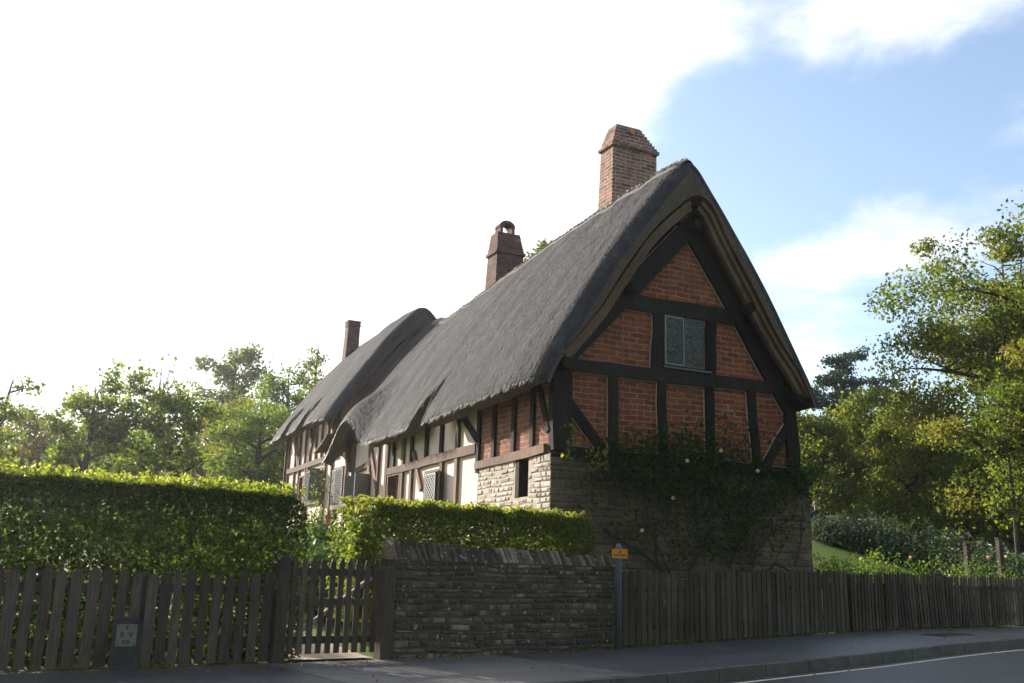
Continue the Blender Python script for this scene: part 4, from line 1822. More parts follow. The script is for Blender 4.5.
def fpost(parent, t, s, w, h, mat, org, seed, name='post', lean=0.0, bev=0.03):
    rg = random.Random(seed)
    m_ = MB()
    V = []
    X0, Y0 = fr(s, t)
    g = pav(X0)
    for zz, k in ((-.1, 1), (h * .5, .98), (h - bev, .97), (h, .72)):
        q = zz / h
        for a, b in ((-1, -1), (1, -1), (1, 1), (-1, 1)):
            X, Y = fr(s + b * w / 2 * k, t + a * w / 2 * k + lean * q)
            V.append((X - org[0], Y - org[1], g + zz - org[2]))
    Fc = [(3, 2, 1, 0), (12, 13, 14, 15)]
    for i in range(3):
        for k in range(4):
            a, b = 4 * i + k, 4 * i + (k + 1) % 4
            Fc.append((a, b, b + 4, a + 4))
    m_.add(V, Fc, rg.random())
    return m_.build(name, M[mat], parent)


def fence(label, t0, t1, s, h, pitch, w, mat, seed, posts, lean=lambda t: 0.0, special=None, rails=(0.28, 0.86), th=0.022, skip=None):
    X, Y = fr(s, (t0 + t1) / 2)
    org = (X, Y, pav(X))
    root = empty('picket_fence', org, 0, label, 'fence', None)
    rg = random.Random(seed)
    t = t0 + pitch / 2
    k = 0
    while t < t1:
        hh = h + rg.uniform(-.045, .035)
        ww = w * rg.uniform(.85, 1.15)
        m_ = mat
        flat = False
        if special and k in special:
            hh, m_, flat = special[k]
            m_ = m_ or mat
        picket(root, t + rg.uniform(-.012, .012), s, ww, hh, th, seed * 1000 + k, m_, lean(t), .05, 0.03, flat, org)
        t += pitch * rg.uniform(.94, 1.06)
        k += 1
    for z in rails:
        bar(root, 'rail', t0, t1, s + .05, z, .04, .05, mat, org, seed)
    for i, tp in enumerate(posts):
        fpost(root, tp, s + .09, .10, h - .02, mat, org, seed + i)
    return root


fence('grey weathered picket fence under the tall hedge, ending at the gate post', -9.9, -5.66, 0.03, 1.05, 0.156, 0.112, 'fence', 3, [-8.9, -7.2], th=0.024)
fence('dark pointed picket fence in front of the stone gable base', 0.12, 6.12, 0.0, 1.16, 0.136, 0.098, 'fence_dark', 5, [2.0, 4.0, 5.9], special={10: (1.02, None, True), 9: (1.03, None, True), 19: (1.22, 'fence', True)})
fence('narrow leaning picket fence below the rose garden, beside the road', 6.22, 14.5, 0.0, 1.13, 0.118, 0.075, 'fence_dark', 7, [6.3, 9.9, 13.0], lean=lambda t: -0.10 * sstep(7.2, 8.2, t) * (1 - sstep(9.6, 9.9, t)))

# gate
X, Y = fr(0.05, -4.7)
org = (X, Y, 0.0)
gate = empty('garden_gate', org, 0, 'weathered wooden picket gate with rounded tops and a diagonal brace', 'gate')
gl, gr_ = -5.48, -4.21
nG = 10
for k in range(nG):
    t = gl + (gr_ - gl) * (k + .5) / nG
    picket(gate, t, 0.03, 0.076, 1.25 - 0.05 * math.sin(PI * (k + .5) / nG) * 0 + random.Random(k).uniform(-.015, .015), 0.022, 700 + k, 'fence', 0.0, 0.06, 0.10, False, org)
bar(gate, 'rail', gl, gr_, 0.07, 0.26, .045, .04, 'fence', org, 1)
bar(gate, 'rail', gl, gr_, 0.07, 0.72, .04, .04, 'fence', org, 2)
bar(gate, 'rail', gl, gr_, 0.07, 1.08, .045, .04, 'fence', org, 3)
bar(gate, 'diagonal_brace', gl + .05, gr_ - .05, 0.075, 0.25, .03, .045, 'pale_wood', org, 4, z1=1.06)
for tp, hh, lab, w_ in ((-5.57, 1.27, 'thick grey gate post between the picket fence and the gate', 0.15), (-4.10, 1.17, 'broad grey gate post against the end of the stone garden wall', 0.17)):
    X, Y = fr(0.05, tp)
    o = fpost(None, tp, 0.05, w_, hh, 'fence', (X, Y, 0), int(hh * 100), 'gate_post')
    o.location = (X, Y, 0)
    tag(o, lab, 'post')

# stone garden wall
WT0, WT1 = -4.0, 0.0
X, Y = fr(0.2, (WT0 + WT1) / 2)
worg = np.array([X, Y, 0.0])
wall = empty('garden_wall', tuple(worg), math.atan2(FT[1], FT[0]), 'low dark rubble stone wall with upright coping stones along the pavement', 'wall')
half = (WT1 - WT0) / 2
m_ = MB()
stone_face(m_, 'a', -half, half, -0.12, 1.27, (0.042, 0.10), (0.08, 0.30), 31, 0.020, None, 0.014, -1, 0.035)
fo = m_.build('rubble_face', M['stone_wall'], wall)
for v in fo.data.vertices:      # bring the face to the front of the wall
    v.co.y -= 0.2
m_ = MB()
stone_face(m_, 'b', -0.2, 0.2, -0.1, 1.27, (0.06, 0.12), (0.12, 0.3), 32, 0.04, None, 0.01, 1)
eo = m_.build('rubble_end', M['stone_wall'], wall)
for v in eo.data.vertices:
    v.co.x += half - 0.005
m_ = MB()
m_.box(-half, half - .005, -0.198, 0.2, -0.2, 1.275)
m_.build('mortar', M['mortar_dark'], wall)
m_ = MB()
rg = random.Random(8)
x = -half - .02
while x < half:
    w_ = rg.uniform(.022, .070)
    hh = rg.uniform(.12, .22) + 0.07 * max(0, 1 - (x + half) / 1.2)
    lean_ = rg.uniform(-.006, .012)
    d0, d1 = rg.uniform(.20, .24), rg.uniform(.08, .14)
    j = lambda: rg.uniform(-.012, .012)
    P = [(x + j() * .3, -d0, 1.265), (x + w_, -d0 + j(), 1.265), (x + w_, .2, 1.265), (x, .2, 1.265),
         (x + lean_ + .006, -d1 + j(), 1.265 + hh + j()), (x + w_ + lean_ - .006, -d1 + j(), 1.265 + hh + j()), (x + w_ + lean_ - .006, .09, 1.265 + hh + j()), (x + lean_ + .006, .09, 1.265 + hh + j())]
    m_.hexa(P, rg.random())
    x += w_ + rg.uniform(.002, .010)
m_.build('coping', M['stone_wall'], wall)

# ------------------------------------------------------------------ street things
# yellow marker on its post
X, Y = fr(-0.17, -0.12)
mp_root = empty('marker_post', (X, Y, pav(X)), math.atan2(FT[1], FT[0]) - 0.45, 'slim blue-grey round post with a small yellow plate, at the end of the stone wall', 'post')
m_ = MB()
m_.lathe((0, 0, 0), [(.052, -.05), (.052, 1.50), (.050, 1.53), (.034, 1.565), (.012, 1.58)], 18)
m_.build('pole', M['post_paint'], mp_root, True)
m_ = MB()
m_.box(-.125, .125, -.072, -.056, 1.355, 1.495)
pl = m_.build('sign_plate', M['sign_yellow'], mp_root)
m_ = MB()
fl = [(0, .030), (.012, .012), (.016, -.004), (.010, -.022), (0, -.028), (-.010, -.022), (-.016, -.004), (-.010, .010)]
m_.prism([(a, 1.452 + b) for a, b in fl], lambda p, d: (p[0], d, p[1]), -.0745, -.0725)
m_.build('red_symbol', M['sign_red'], pl)
m_ = MB()
rg = random.Random(2)
x = -.105
while x < .10:
    w_ = rg.uniform(.006, .013)
    if not (-.012 < x < .006):
        m_.box(x, x + w_, -.0745, -.0725, 1.388, 1.388 + rg.choice([.017, .024, .028]))
    x += w_ + .006
m_.build('lettering', M['ink'], pl)


def text_mesh(txt, size, mat, parent, loc, name='lettering', depth=0.002):
    c = bpy.data.curves.new('t', 'FONT')
    c.body = txt
    c.size = size
    c.extrude = depth
    c.align_x = 'CENTER'
    c.align_y = 'CENTER'
    c.offset = 0.0025
    o = bpy.data.objects.new('t', c)
    COL.objects.link(o)
    bpy.context.view_layer.update()
    dg = bpy.context.evaluated_depsgraph_get()
    me = bpy.data.meshes.new_from_object(o.evaluated_get(dg))
    bpy.data.objects.remove(o)
    me.transform(Matrix.Rotation(PI / 2, 4, 'X'))
    me.materials.clear()
    me.materials.append(mat)
    r = bpy.data.objects.new(name, me)
    COL.objects.link(r)
    r.parent = parent
    r.location = loc
    return r


# concrete valve marker in front of the fence
X, Y = fr(-0.10, -7.39)
vm = empty('valve_marker', (X, Y, 0), math.atan2(FT[1], FT[0]) - 0.30, 'short dark concrete marker with a pale lettered plate, standing against the picket fence', 'marker')
m_ = MB()
pr = [(-.155, -.05), (.155, -.05), (.140, .50), (.105, .555), (-.105, .555), (-.140, .50)]
m_.prism(pr, lambda p, d: (p[0], d, p[1]), -.05, .05)
m_.build('body', M['concrete'], vm)
m_ = MB()
m_.box(-.104, .104, -.060, -.0505, .255, .485)
pq = m_.build('plate', M['plaque'], vm)
text_mesh('3', .055, M['ink'], pq, (0, -.062, .447))
text_mesh('S', .075, M['ink'], pq, (-.045, -.062, .371))
text_mesh('V', .075, M['ink'], pq, (.045, -.062, .371))
text_mesh('5·0', .055, M['ink'], pq, (0, -.062, .297))
m_ = MB()
for a in (-.085, .085):
    for b in (.273, .467):
        m_.tube([(a, -.064, b), (a, -.060, b)], .008, 8)
m_.build('screws', M['ink'], pq)

# utility cover in the pavement
X, Y = fr(-1.35, 7.3)
uc = empty('drain_cover', (X, Y, pav(X) + .004), math.atan2(FT[1], FT[0]), 'flat ribbed iron cover set in the pavement beside the kerb', 'cover')
m_ = MB()
m_.box(-.6, .6, -.25, .25, 0, .006)
m_.build('cover_frame', M['kerb'], uc)
m_ = MB()
for k in range(14):
    m_.box(-.54 + k * .08, -.50 + k * .08, -.2, .2, .007, .014)
m_.build('ribs', M['concrete'], uc)

# ------------------------------------------------------------------ hedges
hedge('privet_hedge', 'tall clipped green hedge behind the picket fence, left of the gate', -10.3, -5.22, 0.12, 0.95, 2.02, 85000, 0.052, 'hedge', 41, 0.05, 0.13, None, 'hedge', 0.035, 0.35, hole=0.66)
hedge('privet_hedge', 'lower yellow-green hedge behind the stone garden wall', -4.15, 0.25, 0.75, 1.75, 2.06, 46000, 0.056, 'hedge_yellow', 43, 0.4, 0.09, None, 'hedge', 0.05, 0.35, hole=0.66)
hedge('box_hedge', 'low dark clipped hedge rising just above the leaning picket fence', 6.3, 12.2, 0.15, 0.75, 1.13, 12000, 0.05, 'hedge', 44, 0.2, 0.03, None, 'hedge', 0.03, 0.15, hole=0.35)
hedge('trailing_hedge', 'loose yellow foliage at the end of the lower hedge, hanging beside the gate post', -4.42, -4.05, 0.40, 0.9, 1.85, 1900, 0.07, 'hedge_yellow', 46, 0.5, 0.08, None, 'shrub', 0.12, 0.4, stems=False)


def on_ground(x, y, Y):
    P = at_Y(x, y, Y)
    return (float(P[0]), float(P[1]), ground(P[0], P[1]))


# plants behind the gate
shrub('leafy_bush', 'dark glossy leafy bush seen over the gate', 'bush', on_ground(337, 550, 15.6), 0.85, 0.6, 1.35, 2600, 0.12, 'shrub', 51, shell=.5)
shrub('leafy_bush', 'dark green bush between the tall hedge and the gate bush', 'bush', on_ground(318, 545, 16.6), 0.8, 0.6, 1.45, 2200, 0.12, 'shrub', 52, shell=.5)
shrub('clipped_dome', 'smooth dark clipped dome bush beside the tall hedge end', 'bush', on_ground(312, 540, 17.2), 0.55, 0.55, 1.55, 5000, 0.05, 'hedge', 53, lumps=.06, shell=.8)
shrub('lavender_bush', 'rounded grey-green bush in front of the cottage windows', 'bush', on_ground(365, 540, 20.5), 0.62, 0.6, 1.1, 4200, 0.055, 'grey_shrub', 54, lumps=.1, shell=.8, base_h=.5)
shrub('clipped_dome', 'dark rounded bush close under the plaster wall', 'bush', on_ground(378, 540, 21.5), 0.6, 0.55, 1.25, 3500, 0.055, 'hedge', 55, lumps=.1, shell=.8, base_h=.5)
shrub('flowering_plant', 'bright yellow-green plant against the far cottage wall', 'plant', on_ground(328, 530, 24.0), 0.6, 0.5, 1.3, 1500, 0.09, 'hedge_yellow', 56, shell=.4)
shrub('flowering_plant', 'low bright green plant below the handrail', 'plant', on_ground(345, 540, 17.5), 0.7, 0.5, 0.95, 1500, 0.09, 'hedge_yellow', 57, shell=.4)
# climbing shrub on the far wall
shrub('wall_climber', 'thin climbing plant on the wall between the far windows', 'climber', (float((HO + HW * 14.7 - HU * .25)[0]), float((HO + HW * 14.7 - HU * .25)[1]), 1.6), 0.55, 0.6, 2.4, 900, 0.09, 'apple_leaf', 58, shell=.3, lumps=.5)

# handrail on the path
hr = on_ground(345, 540, 18.5)
rail = empty('handrail', hr, 0, 'pale wooden handrail on small posts beside the garden path', 'handrail')
pA = at_Y(331, 508, 19.5) - np.array(hr)
pB = at_Y(356, 505, 18.2) - np.array(hr)
pC = at_Y(367, 524, 15.9) - np.array(hr)
for i, (a, b) in enumerate(((pA, pB), (pB, pC))):
    m_ = MB()
    m_.beam(a, b, (0, 0, .045), (.02, .05, 0))
    m_.build('rail', M['pale_wood'], rail)
for p in (pA, (pA + pB) / 2, pB, (pB + pC) / 2, pC):
    m_ = MB()
    m_.beam(p + (0.07, .07, -1.3), p + (0.07, .07, 0.10), (.04, 0, 0), (0, .04, 0))
    m_.build('post', M['oak'], rail)
# terracotta pot glimpsed among the bushes
pp = on_ground(329, 516, 17.0)
pz = at_Y(329, 517, 16.9)
pot = empty('terracotta_pot', (float(pz[0]), float(pz[1]), float(pz[2]) - .14), 0, 'small orange terracotta pot among the bushes by the handrail', 'pot')
m_ = MB()
m_.lathe((0, 0, 0), [(.05, 0), (.07, .13), (.085, .13), (.085, .17), (.07, .17), (.06, .13)], 14)
m_.build('pot_body', M['terracotta'], pot, False)
m_ = MB()
m_.box(-.1, .1, -.1, .1, -.9, 0)
m_.build('plinth', M['oak'], pot)

# ------------------------------------------------------------------ climbing rose on the gable
rose = empty('climbing_rose', tuple(HO + HU * 2.9 - HW * .12), TH, 'dark climbing rose with a few cream blooms, trained over the stone gable base', 'climber')
RX = 2.9
rng = np_rng(77)
clumps = []


def gp2(x, y):
    a, z = G(x, y, -0.12)
    return a - RX, z


for (x, y, sx, sz, n_) in ((625, 465, .35, .30, 700), (655, 462, .45, .30, 900), (690, 455, .45, .32, 900), (640, 485, .5, .3, 700), (675, 482, .45, .3, 800), (705, 470, .4, .3, 700), (600, 460, .25, .3, 260), (590, 485, .3, .35, 160), (735, 455, .25, .25, 260), (715, 490, .35, .3, 450), (745, 500, .4, .25, 500), (770, 495, .35, .25, 450), (790, 480, .3, .3, 420), (760, 470, .2, .2, 160), (805, 480, .25, .3, 450), (770, 525, .5, .2, 260), (735, 530, .4, .3, 330), (700, 515, .4, .3, 300), (640, 530, .4, .25, 240), (680, 555, .4, .2, 170), (715, 545, .35, .2, 260), (745, 548, .4, .2, 200), (615, 535, .3, .3, 120), (670, 520, .3, .3, 130), (740, 470, .3, .2, 140), (650, 440, .3, .2, 200), (690, 435, .4, .2, 200), (725, 428, .4, .25, 140), (765, 440, .3, .25, 130), (620, 440, .2, .3, 110)):
    a, z = gp2(x, y)
    clumps.append((a, z, sx, sz, n_))
P = []
for a, z, sx, sz, n_ in clumps:
    n_ = int(n_ * .62)
    aa = rng.normal(a, sx * .85, n_)
    zz_ = rng.normal(z, sz * .75, n_)
    yy = -np.abs(rng.normal(0, .13, n_)) + 0.04
    P.append(np.stack([aa, yy, zz_], axis=1))
P = np.concatenate(P)
quads('foliage', leaf_quads(P, 0.085, rng, 0.1, .6), np.clip(rng.normal(.45, .25, len(P)), 0, 1), M['rose_leaf'], rose)
m_ = MB()
for pts in ([(690, 572), (702, 548), (697, 520), (694, 495), (680, 475)], [(702, 548), (712, 528), (728, 520), (742, 522), (748, 540)], [(672, 575), (660, 550), (650, 530), (646, 505), (640, 480)], [(665, 572), (648, 558), (630, 545), (612, 535), (600, 525)], [(728, 575), (736, 552), (740, 540), (752, 520), (768, 505), (785, 480)],
            [(795, 565), (802, 545), (803, 515), (800, 490)], [(615, 510), (618, 490), (626, 470)], [(695, 520), (715, 512), (730, 500), (745, 490)], [(660, 575), (655, 540), (668, 515), (676, 490)], [(750, 575), (758, 550), (775, 530), (795, 515)], [(760, 575), (775, 565), (795, 572)], [(694, 495), (706, 480), (720, 462), (730, 440)], [(640, 480), (628, 462), (618, 440)]):
    P3 = []
    for x, y in pts:
        a, z = gp2(x, y)
        P3.append((a, 0.02 + rng.uniform(-.03, .02), z))
    fine = []
    for i in range(len(P3) - 1):
        for q in (0, .33, .66):
            p = np.array(P3[i]) * (1 - q) + np.array(P3[i + 1]) * q + rng.normal(0, .015, 3)
            fine.append(p)
    fine.append(np.array(P3[-1]))
    m_.tube(fine, list(np.linspace(.030, .012, len(fine))), 6, rng.random())
m_.build('stems', M['bark'], rose)
for (x, y) in ((680, 462), (713.5, 452), (666, 499), (750, 472), (635, 531), (832, 484)):
    if x > 820:
        continue
    a, z = gp2(x, y)
    bloom(np.array([a, -.22, z]), 0.08, 'petal', rose, rng)

# sunlit autumn sprays at the corner
for i, (x, y, dx, hh, lab, mt, n_) in enumerate(((570, 442, .06, .62, 'yellow-green leaf spray hanging at the cottage corner, catching the sun', 'hedge_yellow', 40), (595, 460, .13, .36, 'red and yellow autumn leaf spray standing out from the stone wall', 'autumn_leaf', 46))):
    a, z = G(x, y, -0.45 if i else -0.3)
    bb = -0.45 if i else -0.3
    o = empty('leaf_spray', tuple(HO + HU * a + HW * bb + np.array([0, 0, z])), TH, lab, 'leaf spray')
    rg_ = np_rng(90 + i)
    P = np.stack([rg_.normal(0, dx, n_), rg_.normal(0, dx, n_), rg_.uniform(-hh / 2, hh / 2, n_)], axis=1)
    quads('leaves', leaf_quads(P, .085, rg_, -.4, .75), rg_.uniform(0, 1, n_), M[mt], o)
    m_ = MB()
    m_.tube([(0, -bb, hh * .9), (0, -bb * .4, hh * .7), (0, 0, hh * .3), (.02, 0, -hh * .4)], [.008, .007, .005, .003], 5)
    m_.build('stem', M['bark'], o)

# ------------------------------------------------------------------ garden right of the cottage
for i, (x, yt, Yd, hw_) in enumerate(((822, 515, 32, 14), (838, 518, 31.5, 22), (866, 514, 31, 24), (893, 517, 30.3, 24), (920, 523, 29.5, 24), (947, 530, 28.6, 24), (973, 537, 27.6, 24), (1002, 545, 26.5, 26))):
    g = on_ground(x, 540, Yd)
    hh = 1.2 + 0
    top = float(at_Y(x, yt, Yd)[2])
    shrub('grey_shrub', 'loose blue-grey shrub in the long row above the rose bed', 'shrub', g, hw_ * Yd / 950, .8, max(.7, top - g[2]), 2600, .10, 'blue_shrub', 200 + i, 'blue-grey shrubs in a row above the rose bed', 4, .4, .3)
BED = ((826, 555, 23.5, 'pink', 2), (846, 558, 23.2, 'petal', 1), (868, 553, 24.5, 'petal', 2), (884, 550, 24, 'petal', 1), (905, 556, 24, 'petal_pink', 2), (926, 560, 23.6, 'petal_pink', 1), (944, 560, 23.3, 'petal_red', 2), (966, 556, 24.4, 'petal', 3), (990, 558, 24, 'petal_pink', 2), (1012, 562, 23.7, 'petal', 1))
BL = ['broad leafy rose bush against the corner of the stone base', 'low green rose bush with one pale bloom near the stone base', 'tall yellowish rose bush with cream blooms', 'thin upright rose bush with yellow-green leaves', 'green rose bush with pale pink blooms', 'low rose bush with a single pink bloom', 'rose bush bearing two red blooms above the leaning fence', 'spreading rose bush with three cream blooms', 'dark rose bush with pink blooms below the row of shrubs', 'rose bush at the foot of the big tree, far end of the bed']
for i, (x, yt, Yd, fm, nf) in enumerate(BED):
    g = on_ground(x, 565, Yd)
    top = float(at_Y(x, yt, Yd)[2])
    hh = max(.75, top - g[2])
    shrub('rose_bush', BL[i], 'rose bush', g, .62, .55, hh, 900, .085, 'bedding', 230 + i, 'rose bushes in the bed behind the leaning fence', 6, .2, .45, None, 'petal_pink' if fm == 'pink' else fm, nf, .085)

# bench and the visitor sitting on it, far up the garden
bp = on_ground(817, 530, 34)
bench = empty('garden_bench', bp, R(-25), 'pale wooden garden bench beside the far shrubs, with a person on it', 'bench')
m_ = MB()
for k in range(3):
    m_.box(-.75, .75, -.20 + k * .14, -.08 + k * .14, .42, .45)
m_.build('seat', M['pale_wood'], bench)
m_ = MB()
for k in range(3):
    m_.box(-.75, .75, .23, .26, .55 + k * .12, .64 + k * .12)
m_.build('backrest', M['pale_wood'], bench)
for a in (-.68, .68):
    for b in (-.17, .24):
        m_ = MB()
        m_.box(a - .03, a + .03, b - .03, b + .03, -.1, .42 if b < 0 else .9)
        m_.build('leg', M['pale_wood'], bench)


def person(loc, rz):
    root = empty('person', loc, rz, 'person in dark clothes sitting far up the garden, only head and shoulders showing', 'person')
    V = [(0, .05, .50), (0, .06, .72), (0, .07, .92), (0, .05, 1.02), (0, .02, 1.10), (0, -.01, 1.20), (0, 0, 1.30)]
    rad = [(.16, .12), (.15, .11), (.16, .11), (.08, .07), (.055, .055), (.078, .092), (.07, .085)]
    E_ = [(i, i + 1) for i in range(6)]

    def chain(base, pts, rr):
        prev = base
        for p, q in zip(pts, rr):
            V.append(p)
            rad.append((q, q))
            E_.append((prev, len(V) - 1))
            prev = len(V) - 1
    for s_ in (-1, 1):
        chain(2, [(s_ * .19, .06, .94), (s_ * .25, .0, .70), (s_ * .16, -.2, .60), (s_ * .10, -.28, .56)], [.065, .05, .04, .035])
        chain(0, [(s_ * .10, 0, .50), (s_ * .12, -.40, .52), (s_ * .12, -.44, .10), (s_ * .12, -.55, .04)], [.095, .07, .05, .04])
    me = bpy.data.meshes.new('body')
    me.from_pydata(V, E_, [])
    o = bpy.data.objects.new('body', me)
    COL.objects.link(o)
    sk = o.modifiers.new('skin', 'SKIN')
    sk.use_smooth_shade = True
    for i, q in enumerate(rad):
        me.skin_vertices[0].data[i].radius = q
    me.skin_vertices[0].data[0].use_root = True
    sb = o.modifiers.new('sub', 'SUBSURF')
    sb.levels = sb.render_levels = 2
    bpy.context.view_layer.update()
    dg = bpy.context.evaluated_depsgraph_get()
    nm = bpy.data.meshes.new_from_object(o.evaluated_get(dg))
    bpy.data.objects.remove(o)
    nm.materials.clear()
    nm.materials.append(M['cloth'])
    nm.materials.append(M['skin'])
    for p in nm.polygons:
        c = p.center
        p.material_index = 1 if (c.z > 1.06 or (abs(c.x) < .14 and c.y < -.24 and .5 < c.z < .62)) else 0
    b = bpy.data.objects.new('body', nm)
    COL.objects.link(b)
    b.parent = root
    m_ = MB()
    m_.lathe((0, .02, 1.21), [(.098, 0), (.108, .06), (.10, .11), (.07, .15), (.02, .165)], 14)
    m_.build('hair', M['hair'], root, True)
    m_ = MB()
    for s_ in (-1, 1):
        m_.tube([(s_ * .03, -.098, 1.225), (s_ * .03, -.085, 1.225)], .010, 8)
    m_.tube([(0, -.115, 1.185), (0, -.095, 1.215)], [.014, .008], 6)
    m_.build('face', M['hair'], root)
    return root


person((bp[0], bp[1], bp[2] + .0), R(-25))

# old dark posts in the rose bed
for i, (x, yt, yb, Yd, lab) in enumerate(((966, 545, 556, 25.2, 'short weathered wooden stake among the rose bushes'), (998, 539, 560, 25.6, 'taller dark wooden post at the edge of the shrub row'))):
    p = at_Y(x, yt, Yd)
    gz = ground(p[0], p[1])
    o = empty('wooden_post', (float(p[0]), float(p[1]), gz), 0.3, lab, 'post')
    m_ = MB()
    m_.beam((0, 0, -.2), (0.02, 0, float(p[2]) - gz), (.06, 0, 0), (0, .06, 0), 4, .02, i)
    m_.build('stake', M['bark'], o)
    m_ = MB()
    m_.box(-.065, .085, -.065, .065, float(p[2]) - gz, float(p[2]) - gz + .03)
    m_.build('cap', M['bark'], o)


# ------------------------------------------------------------------ trees
def tree_at(name, label, x, yt, Yd, hw_, tr, n, leaf, mat, seed, **k):
    p = at_Y(x, yt, Yd)
    gz = ground(p[0], p[1])
    return tree(name, label, (float(p[0]), float(p[1]), gz - .1), (float(p[2]) - gz) * 1.09, hw_ * Yd / 950, tr, n, leaf, M_(mat), seed, **k)


def M_(m):
    return m


# left, beyond the tall hedge
tree_at('apple_tree', 'small gappy apple tree, nearer the left of the pair above the hedge', 96, 372, 27, 40, .13, 5200, .13, 'apple_leaf', 301, trunk_h=.25, limbs=11, cluster=.36, twigs=3, gap=.12)
tree_at('apple_tree', 'wider apple tree with upright bare shoots, right of the pair above the hedge', 166, 372, 28, 52, .15, 7500, .13, 'apple_leaf', 302, trunk_h=.25, limbs=13, cluster=.38, twigs=10, gap=.10)
tree_at('low_tree', 'low olive-brown bushy tree left of the apple trees', 40, 412, 33, 46, .14, 7000, .14, 'olive_leaf', 303, trunk_h=.15, limbs=11, cluster=.5)
tree_at('low_tree', 'low bushy tree between the two apple trees, farther back', 128, 422, 35, 48, .14, 6000, .15, 'apple_leaf', 304, trunk_h=.15, limbs=10, cluster=.5)
tree_at('thin_tree', 'thin leaning tree with a dark bare trunk at the left edge', -4, 362, 22, 26, .10, 1500, .10, 'apple_leaf', 305, trunk_h=.35, limbs=9, cluster=.25, lean=(.35, .2), gap=.35)
tree_at('tall_tree', 'tall rounded tree standing highest behind the left garden', 238, 332, 62, 34, .3, 7500, .26, 'far_leaf', 306, trunk_h=.12, limbs=20, cluster=.8, shape='tall', gap=.05)
tree_at('bushy_tree', 'bright green bushy tree beside the far end of the cottage', 262, 402, 40, 52, .2, 9000, .16, 'tree_leaf', 307, trunk_h=.1, limbs=12, cluster=.6)
tree_at('bushy_tree', 'olive bushy tree between the apple trees and the bright green one', 222, 395, 46, 42, .2, 7000, .18, 'olive_leaf', 308, trunk_h=.1, limbs=12, cluster=.65)
tree_at('bushy_tree', 'darker green tree just left of the far thatched eaves', 292, 362, 52, 36, .25, 6500, .2, 'tree_leaf', 309, trunk_h=.15, limbs=12, cluster=.65, gap=.1)
tree_at('willow_tree', 'feathery pale willow-like tree rising left of the far chimney', 322, 328, 56, 20, .2, 1700, .2, 'far_leaf', 310, trunk_h=.35, limbs=12, cluster=.5, shape='tall', droop=.03, gap=.25)
tree_at('bushy_tree', 'round leafy tree behind the roof, between the two nearer chimneys', 546, 222, 48, 34, .35, 6000, .2, 'far_leaf', 311, trunk_h=.5, limbs=12, cluster=.6, gap=.1)
# right
tree_at('pine_tree', 'dark blue-green pine showing above the yellow-green trees', 837, 338, 68, 27, .35, 14000, .24, 'pine_leaf', 320, trunk_h=.2, limbs=22, cluster=.7, shape='tall', flat=.45)
tree_at('pine_tree', 'small dark pine top half hidden behind the big tree', 884, 352, 70, 20, .3, 5000, .24, 'pine_leaf', 321, trunk_h=.2, limbs=18, cluster=.6, shape='tall', flat=.45)
tree_at('garden_tree', 'yellow-green tree close against the right eave of the thatch', 818, 408, 42, 48, .22, 14000, .17, 'autumn_green', 322, trunk_h=.15, limbs=13, cluster=.62)
tree_at('garden_tree', 'brighter yellow tree between the pine and the big spreading tree', 872, 392, 45, 46, .25, 15000, .18, 'autumn_green', 323, trunk_h=.15, limbs=13, cluster=.65)
tree_at('garden_tree', 'olive-green rounded tree under the left limbs of the big tree', 912, 392, 40, 46, .22, 14000, .17, 'autumn_green', 324, trunk_h=.02, limbs=13, cluster=.6)
tree_at('garden_tree', 'dark green low tree behind the blue-grey shrubs', 960, 425, 38, 46, .2, 9000, .16, 'tree_leaf', 325, trunk_h=.02, limbs=12, cluster=.6)
tree_at('garden_tree', 'low shadowed tree at the right edge beneath the big tree', 1022, 440, 36, 48, .2, 8000, .16, 'tree_leaf', 326, trunk_h=.02, limbs=12, cluster=.6)
tree_at('young_tree', 'slender young tree with a pale thin stem and yellow lower leaves', 1003, 405, 29.5, 24, .075, 1500, .13, 'hedge_yellow', 327, trunk_h=.3, limbs=8, cluster=.35, gap=.2)
tree_at('spreading_tree', 'big spreading autumn tree with dark open limbs at the right edge', 1060, 232, 33, 186, .38, 150000, .155, 'autumn_green', 328, trunk_h=.08, limbs=32, cluster=1.0, gap=.0, twigs=8, flat=.6)
tree_at('bare_tree', 'bare fine-twigged tree top rising above the big spreading tree', 1003, 222, 46, 48, .22, 500, .14, 'olive_leaf', 329, trunk_h=.45, limbs=22, cluster=.3, shape='tall')

# far woodland edge seen between the trees: one mass
rng = np_rng(400)
P, Vv = [], []
for (x0, x1, yt, Yd, n_) in ((-120, 300, 446, 78, 15000), (770, 1250, 430, 74, 42000)):
    for _ in range(n_):
        x = rng.uniform(x0, x1)
        Y_ = Yd + rng.uniform(-4, 4)
        p = at_Y(x, 500, Y_)
        gz = ground(p[0], p[1])
        tz = float(at_Y(x, yt, Y_)[2]) + 1.8 * noise.noise(Vector((x * .035, Y_ * .2, 1))) + .8 * noise.noise(Vector((x * .11, Y_ * .4, 7)))
        z = gz + (tz - gz) * rng.uniform(0, 1) ** .8
        P.append((p[0], p[1], z))
        Vv.append(np.clip(.4 + .5 * noise.noise(Vector((x * .06, z * .4, 3))) + rng.normal(0, .15), 0, 1))
o = quads('woodland', leaf_quads(np.array(P), .55, rng, .2, .65), np.array(Vv), M['far_leaf'])
tag(o, 'far woodland edge showing between the garden trees', 'woodland', None, 'stuff')

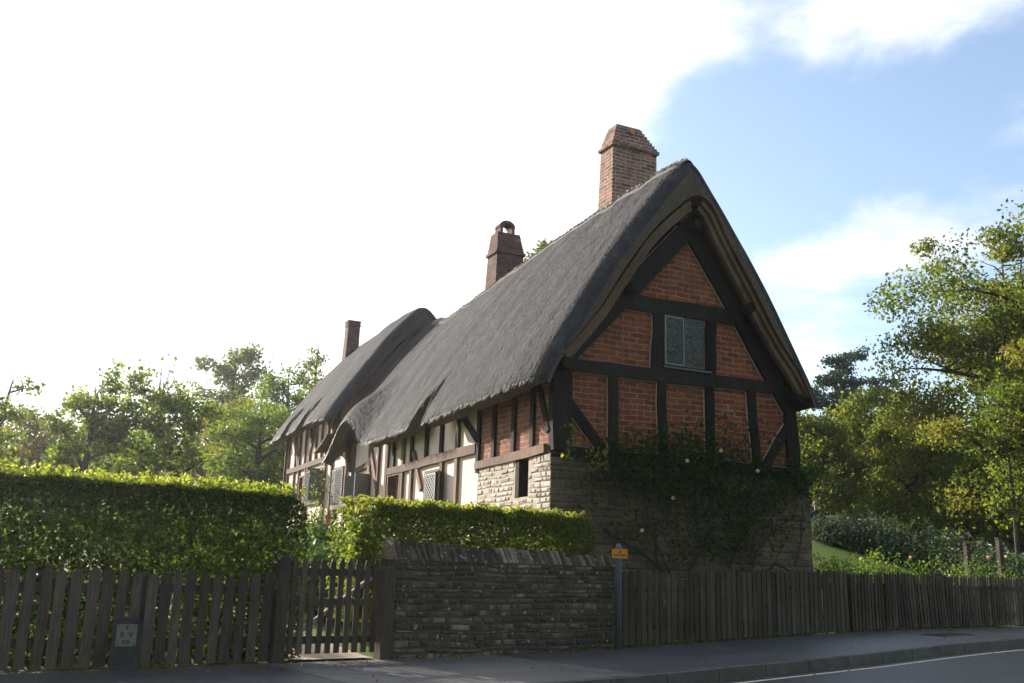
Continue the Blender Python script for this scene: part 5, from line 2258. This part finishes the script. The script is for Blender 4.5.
# trees along the far side of the road, behind the viewer: they shade the frontage
for i, (X, Y, h_, sp_) in enumerate(((-19, -6, 15, 5.0), (-11, -7, 16, 5.2), (-3, -6, 16, 5.0), (6, -6.5, 17, 5.4), (14, -4, 16, 5.2), (22, 0, 16, 5.2), (30, 5, 15, 5.2))):
    tree('roadside_tree', 'tall dense tree in the row on the opposite side of the road', (X, Y, -.2), h_, sp_, .35, 9000, .42, 'tree_leaf', 500 + i, trunk_h=.12, limbs=14, cluster=1.3, group='trees along the opposite side of the road')

# ------------------------------------------------------------------ thin scattering volume added to imitate lens glare
m_ = MB()
m_.box(-1000, 1000, -1000, 1000, -1.6, 27)
hz = m_.build('glare_veil', None)
hm = bpy.data.materials.new('glare_veil')
hm.use_nodes = True
hn = hm.node_tree
hn.nodes.remove(hn.nodes['Principled BSDF'])
hv = hn.nodes.new('ShaderNodeVolumePrincipled')
hv.inputs['Color'].default_value = (0.93, 0.95, 1.0, 1)
hv.inputs['Density'].default_value = GLARE_VEIL
hv.inputs['Anisotropy'].default_value = 0.72
hn.links.new(hv.outputs[0], hn.nodes['Material Output'].inputs['Volume'])
hz.data.materials.append(hm)
tag(hz, 'thin veil added in the air to imitate lens glare', 'glare_veil', None, 'stuff')

# fallen leaves along the foot of the fences
rng = np_rng(600)
P = []
for _ in range(620):
    t = rng.uniform(-9, 12)
    q = rng.random()
    if q < .55:
        s, dz = -abs(rng.normal(0, .35)) - .03, .012
    elif q < .72:
        s, dz = rng.uniform(-2.6, 0), .012
    else:
        s, dz = kerb_s(t) - abs(rng.normal(0, .10)) - .02, -.118
    X, Y = fr(s, t)
    P.append((X, Y, pav(X) + dz))
V4 = leaf_quads(np.array(P), .05, rng, 0, .7, np.array([0, 0, 2.5]))
V4[:, :, 2] = np.maximum(V4[:, :, 2], np.array(P)[:, None, 2] - .006)
tag(quads('fallen_leaves', V4, rng.uniform(0, 1, len(P)), M['autumn_leaf']), 'dry leaves scattered along the foot of the fences', 'leaves', None, 'stuff')

# small weeds growing where the fences and the wall meet the pavement
rng = np_rng(650)
P = []
for _ in range(85):
    t0_ = rng.uniform(-9.5, 12)
    if -5.3 < t0_ < -4.0:
        continue
    s0_ = -0.05 - abs(rng.normal(0, .03)) - (.0 if t0_ < -3.8 or t0_ > 0 else .03)
    hgt = rng.uniform(.03, .11)
    for _k in range(int(rng.uniform(6, 22))):
        X, Y = fr(s0_ - abs(rng.normal(0, .02)), t0_ + rng.normal(0, .05))
        P.append((X, Y, pav(X) + rng.uniform(.01, hgt)))
V4 = leaf_quads(np.array(P), .05, rng, 1.2, .35)
tag(quads('weeds', V4, rng.uniform(0, 1, len(P)), M['bedding']), 'small weeds along the foot of the fences and wall', 'weeds', None, 'stuff')
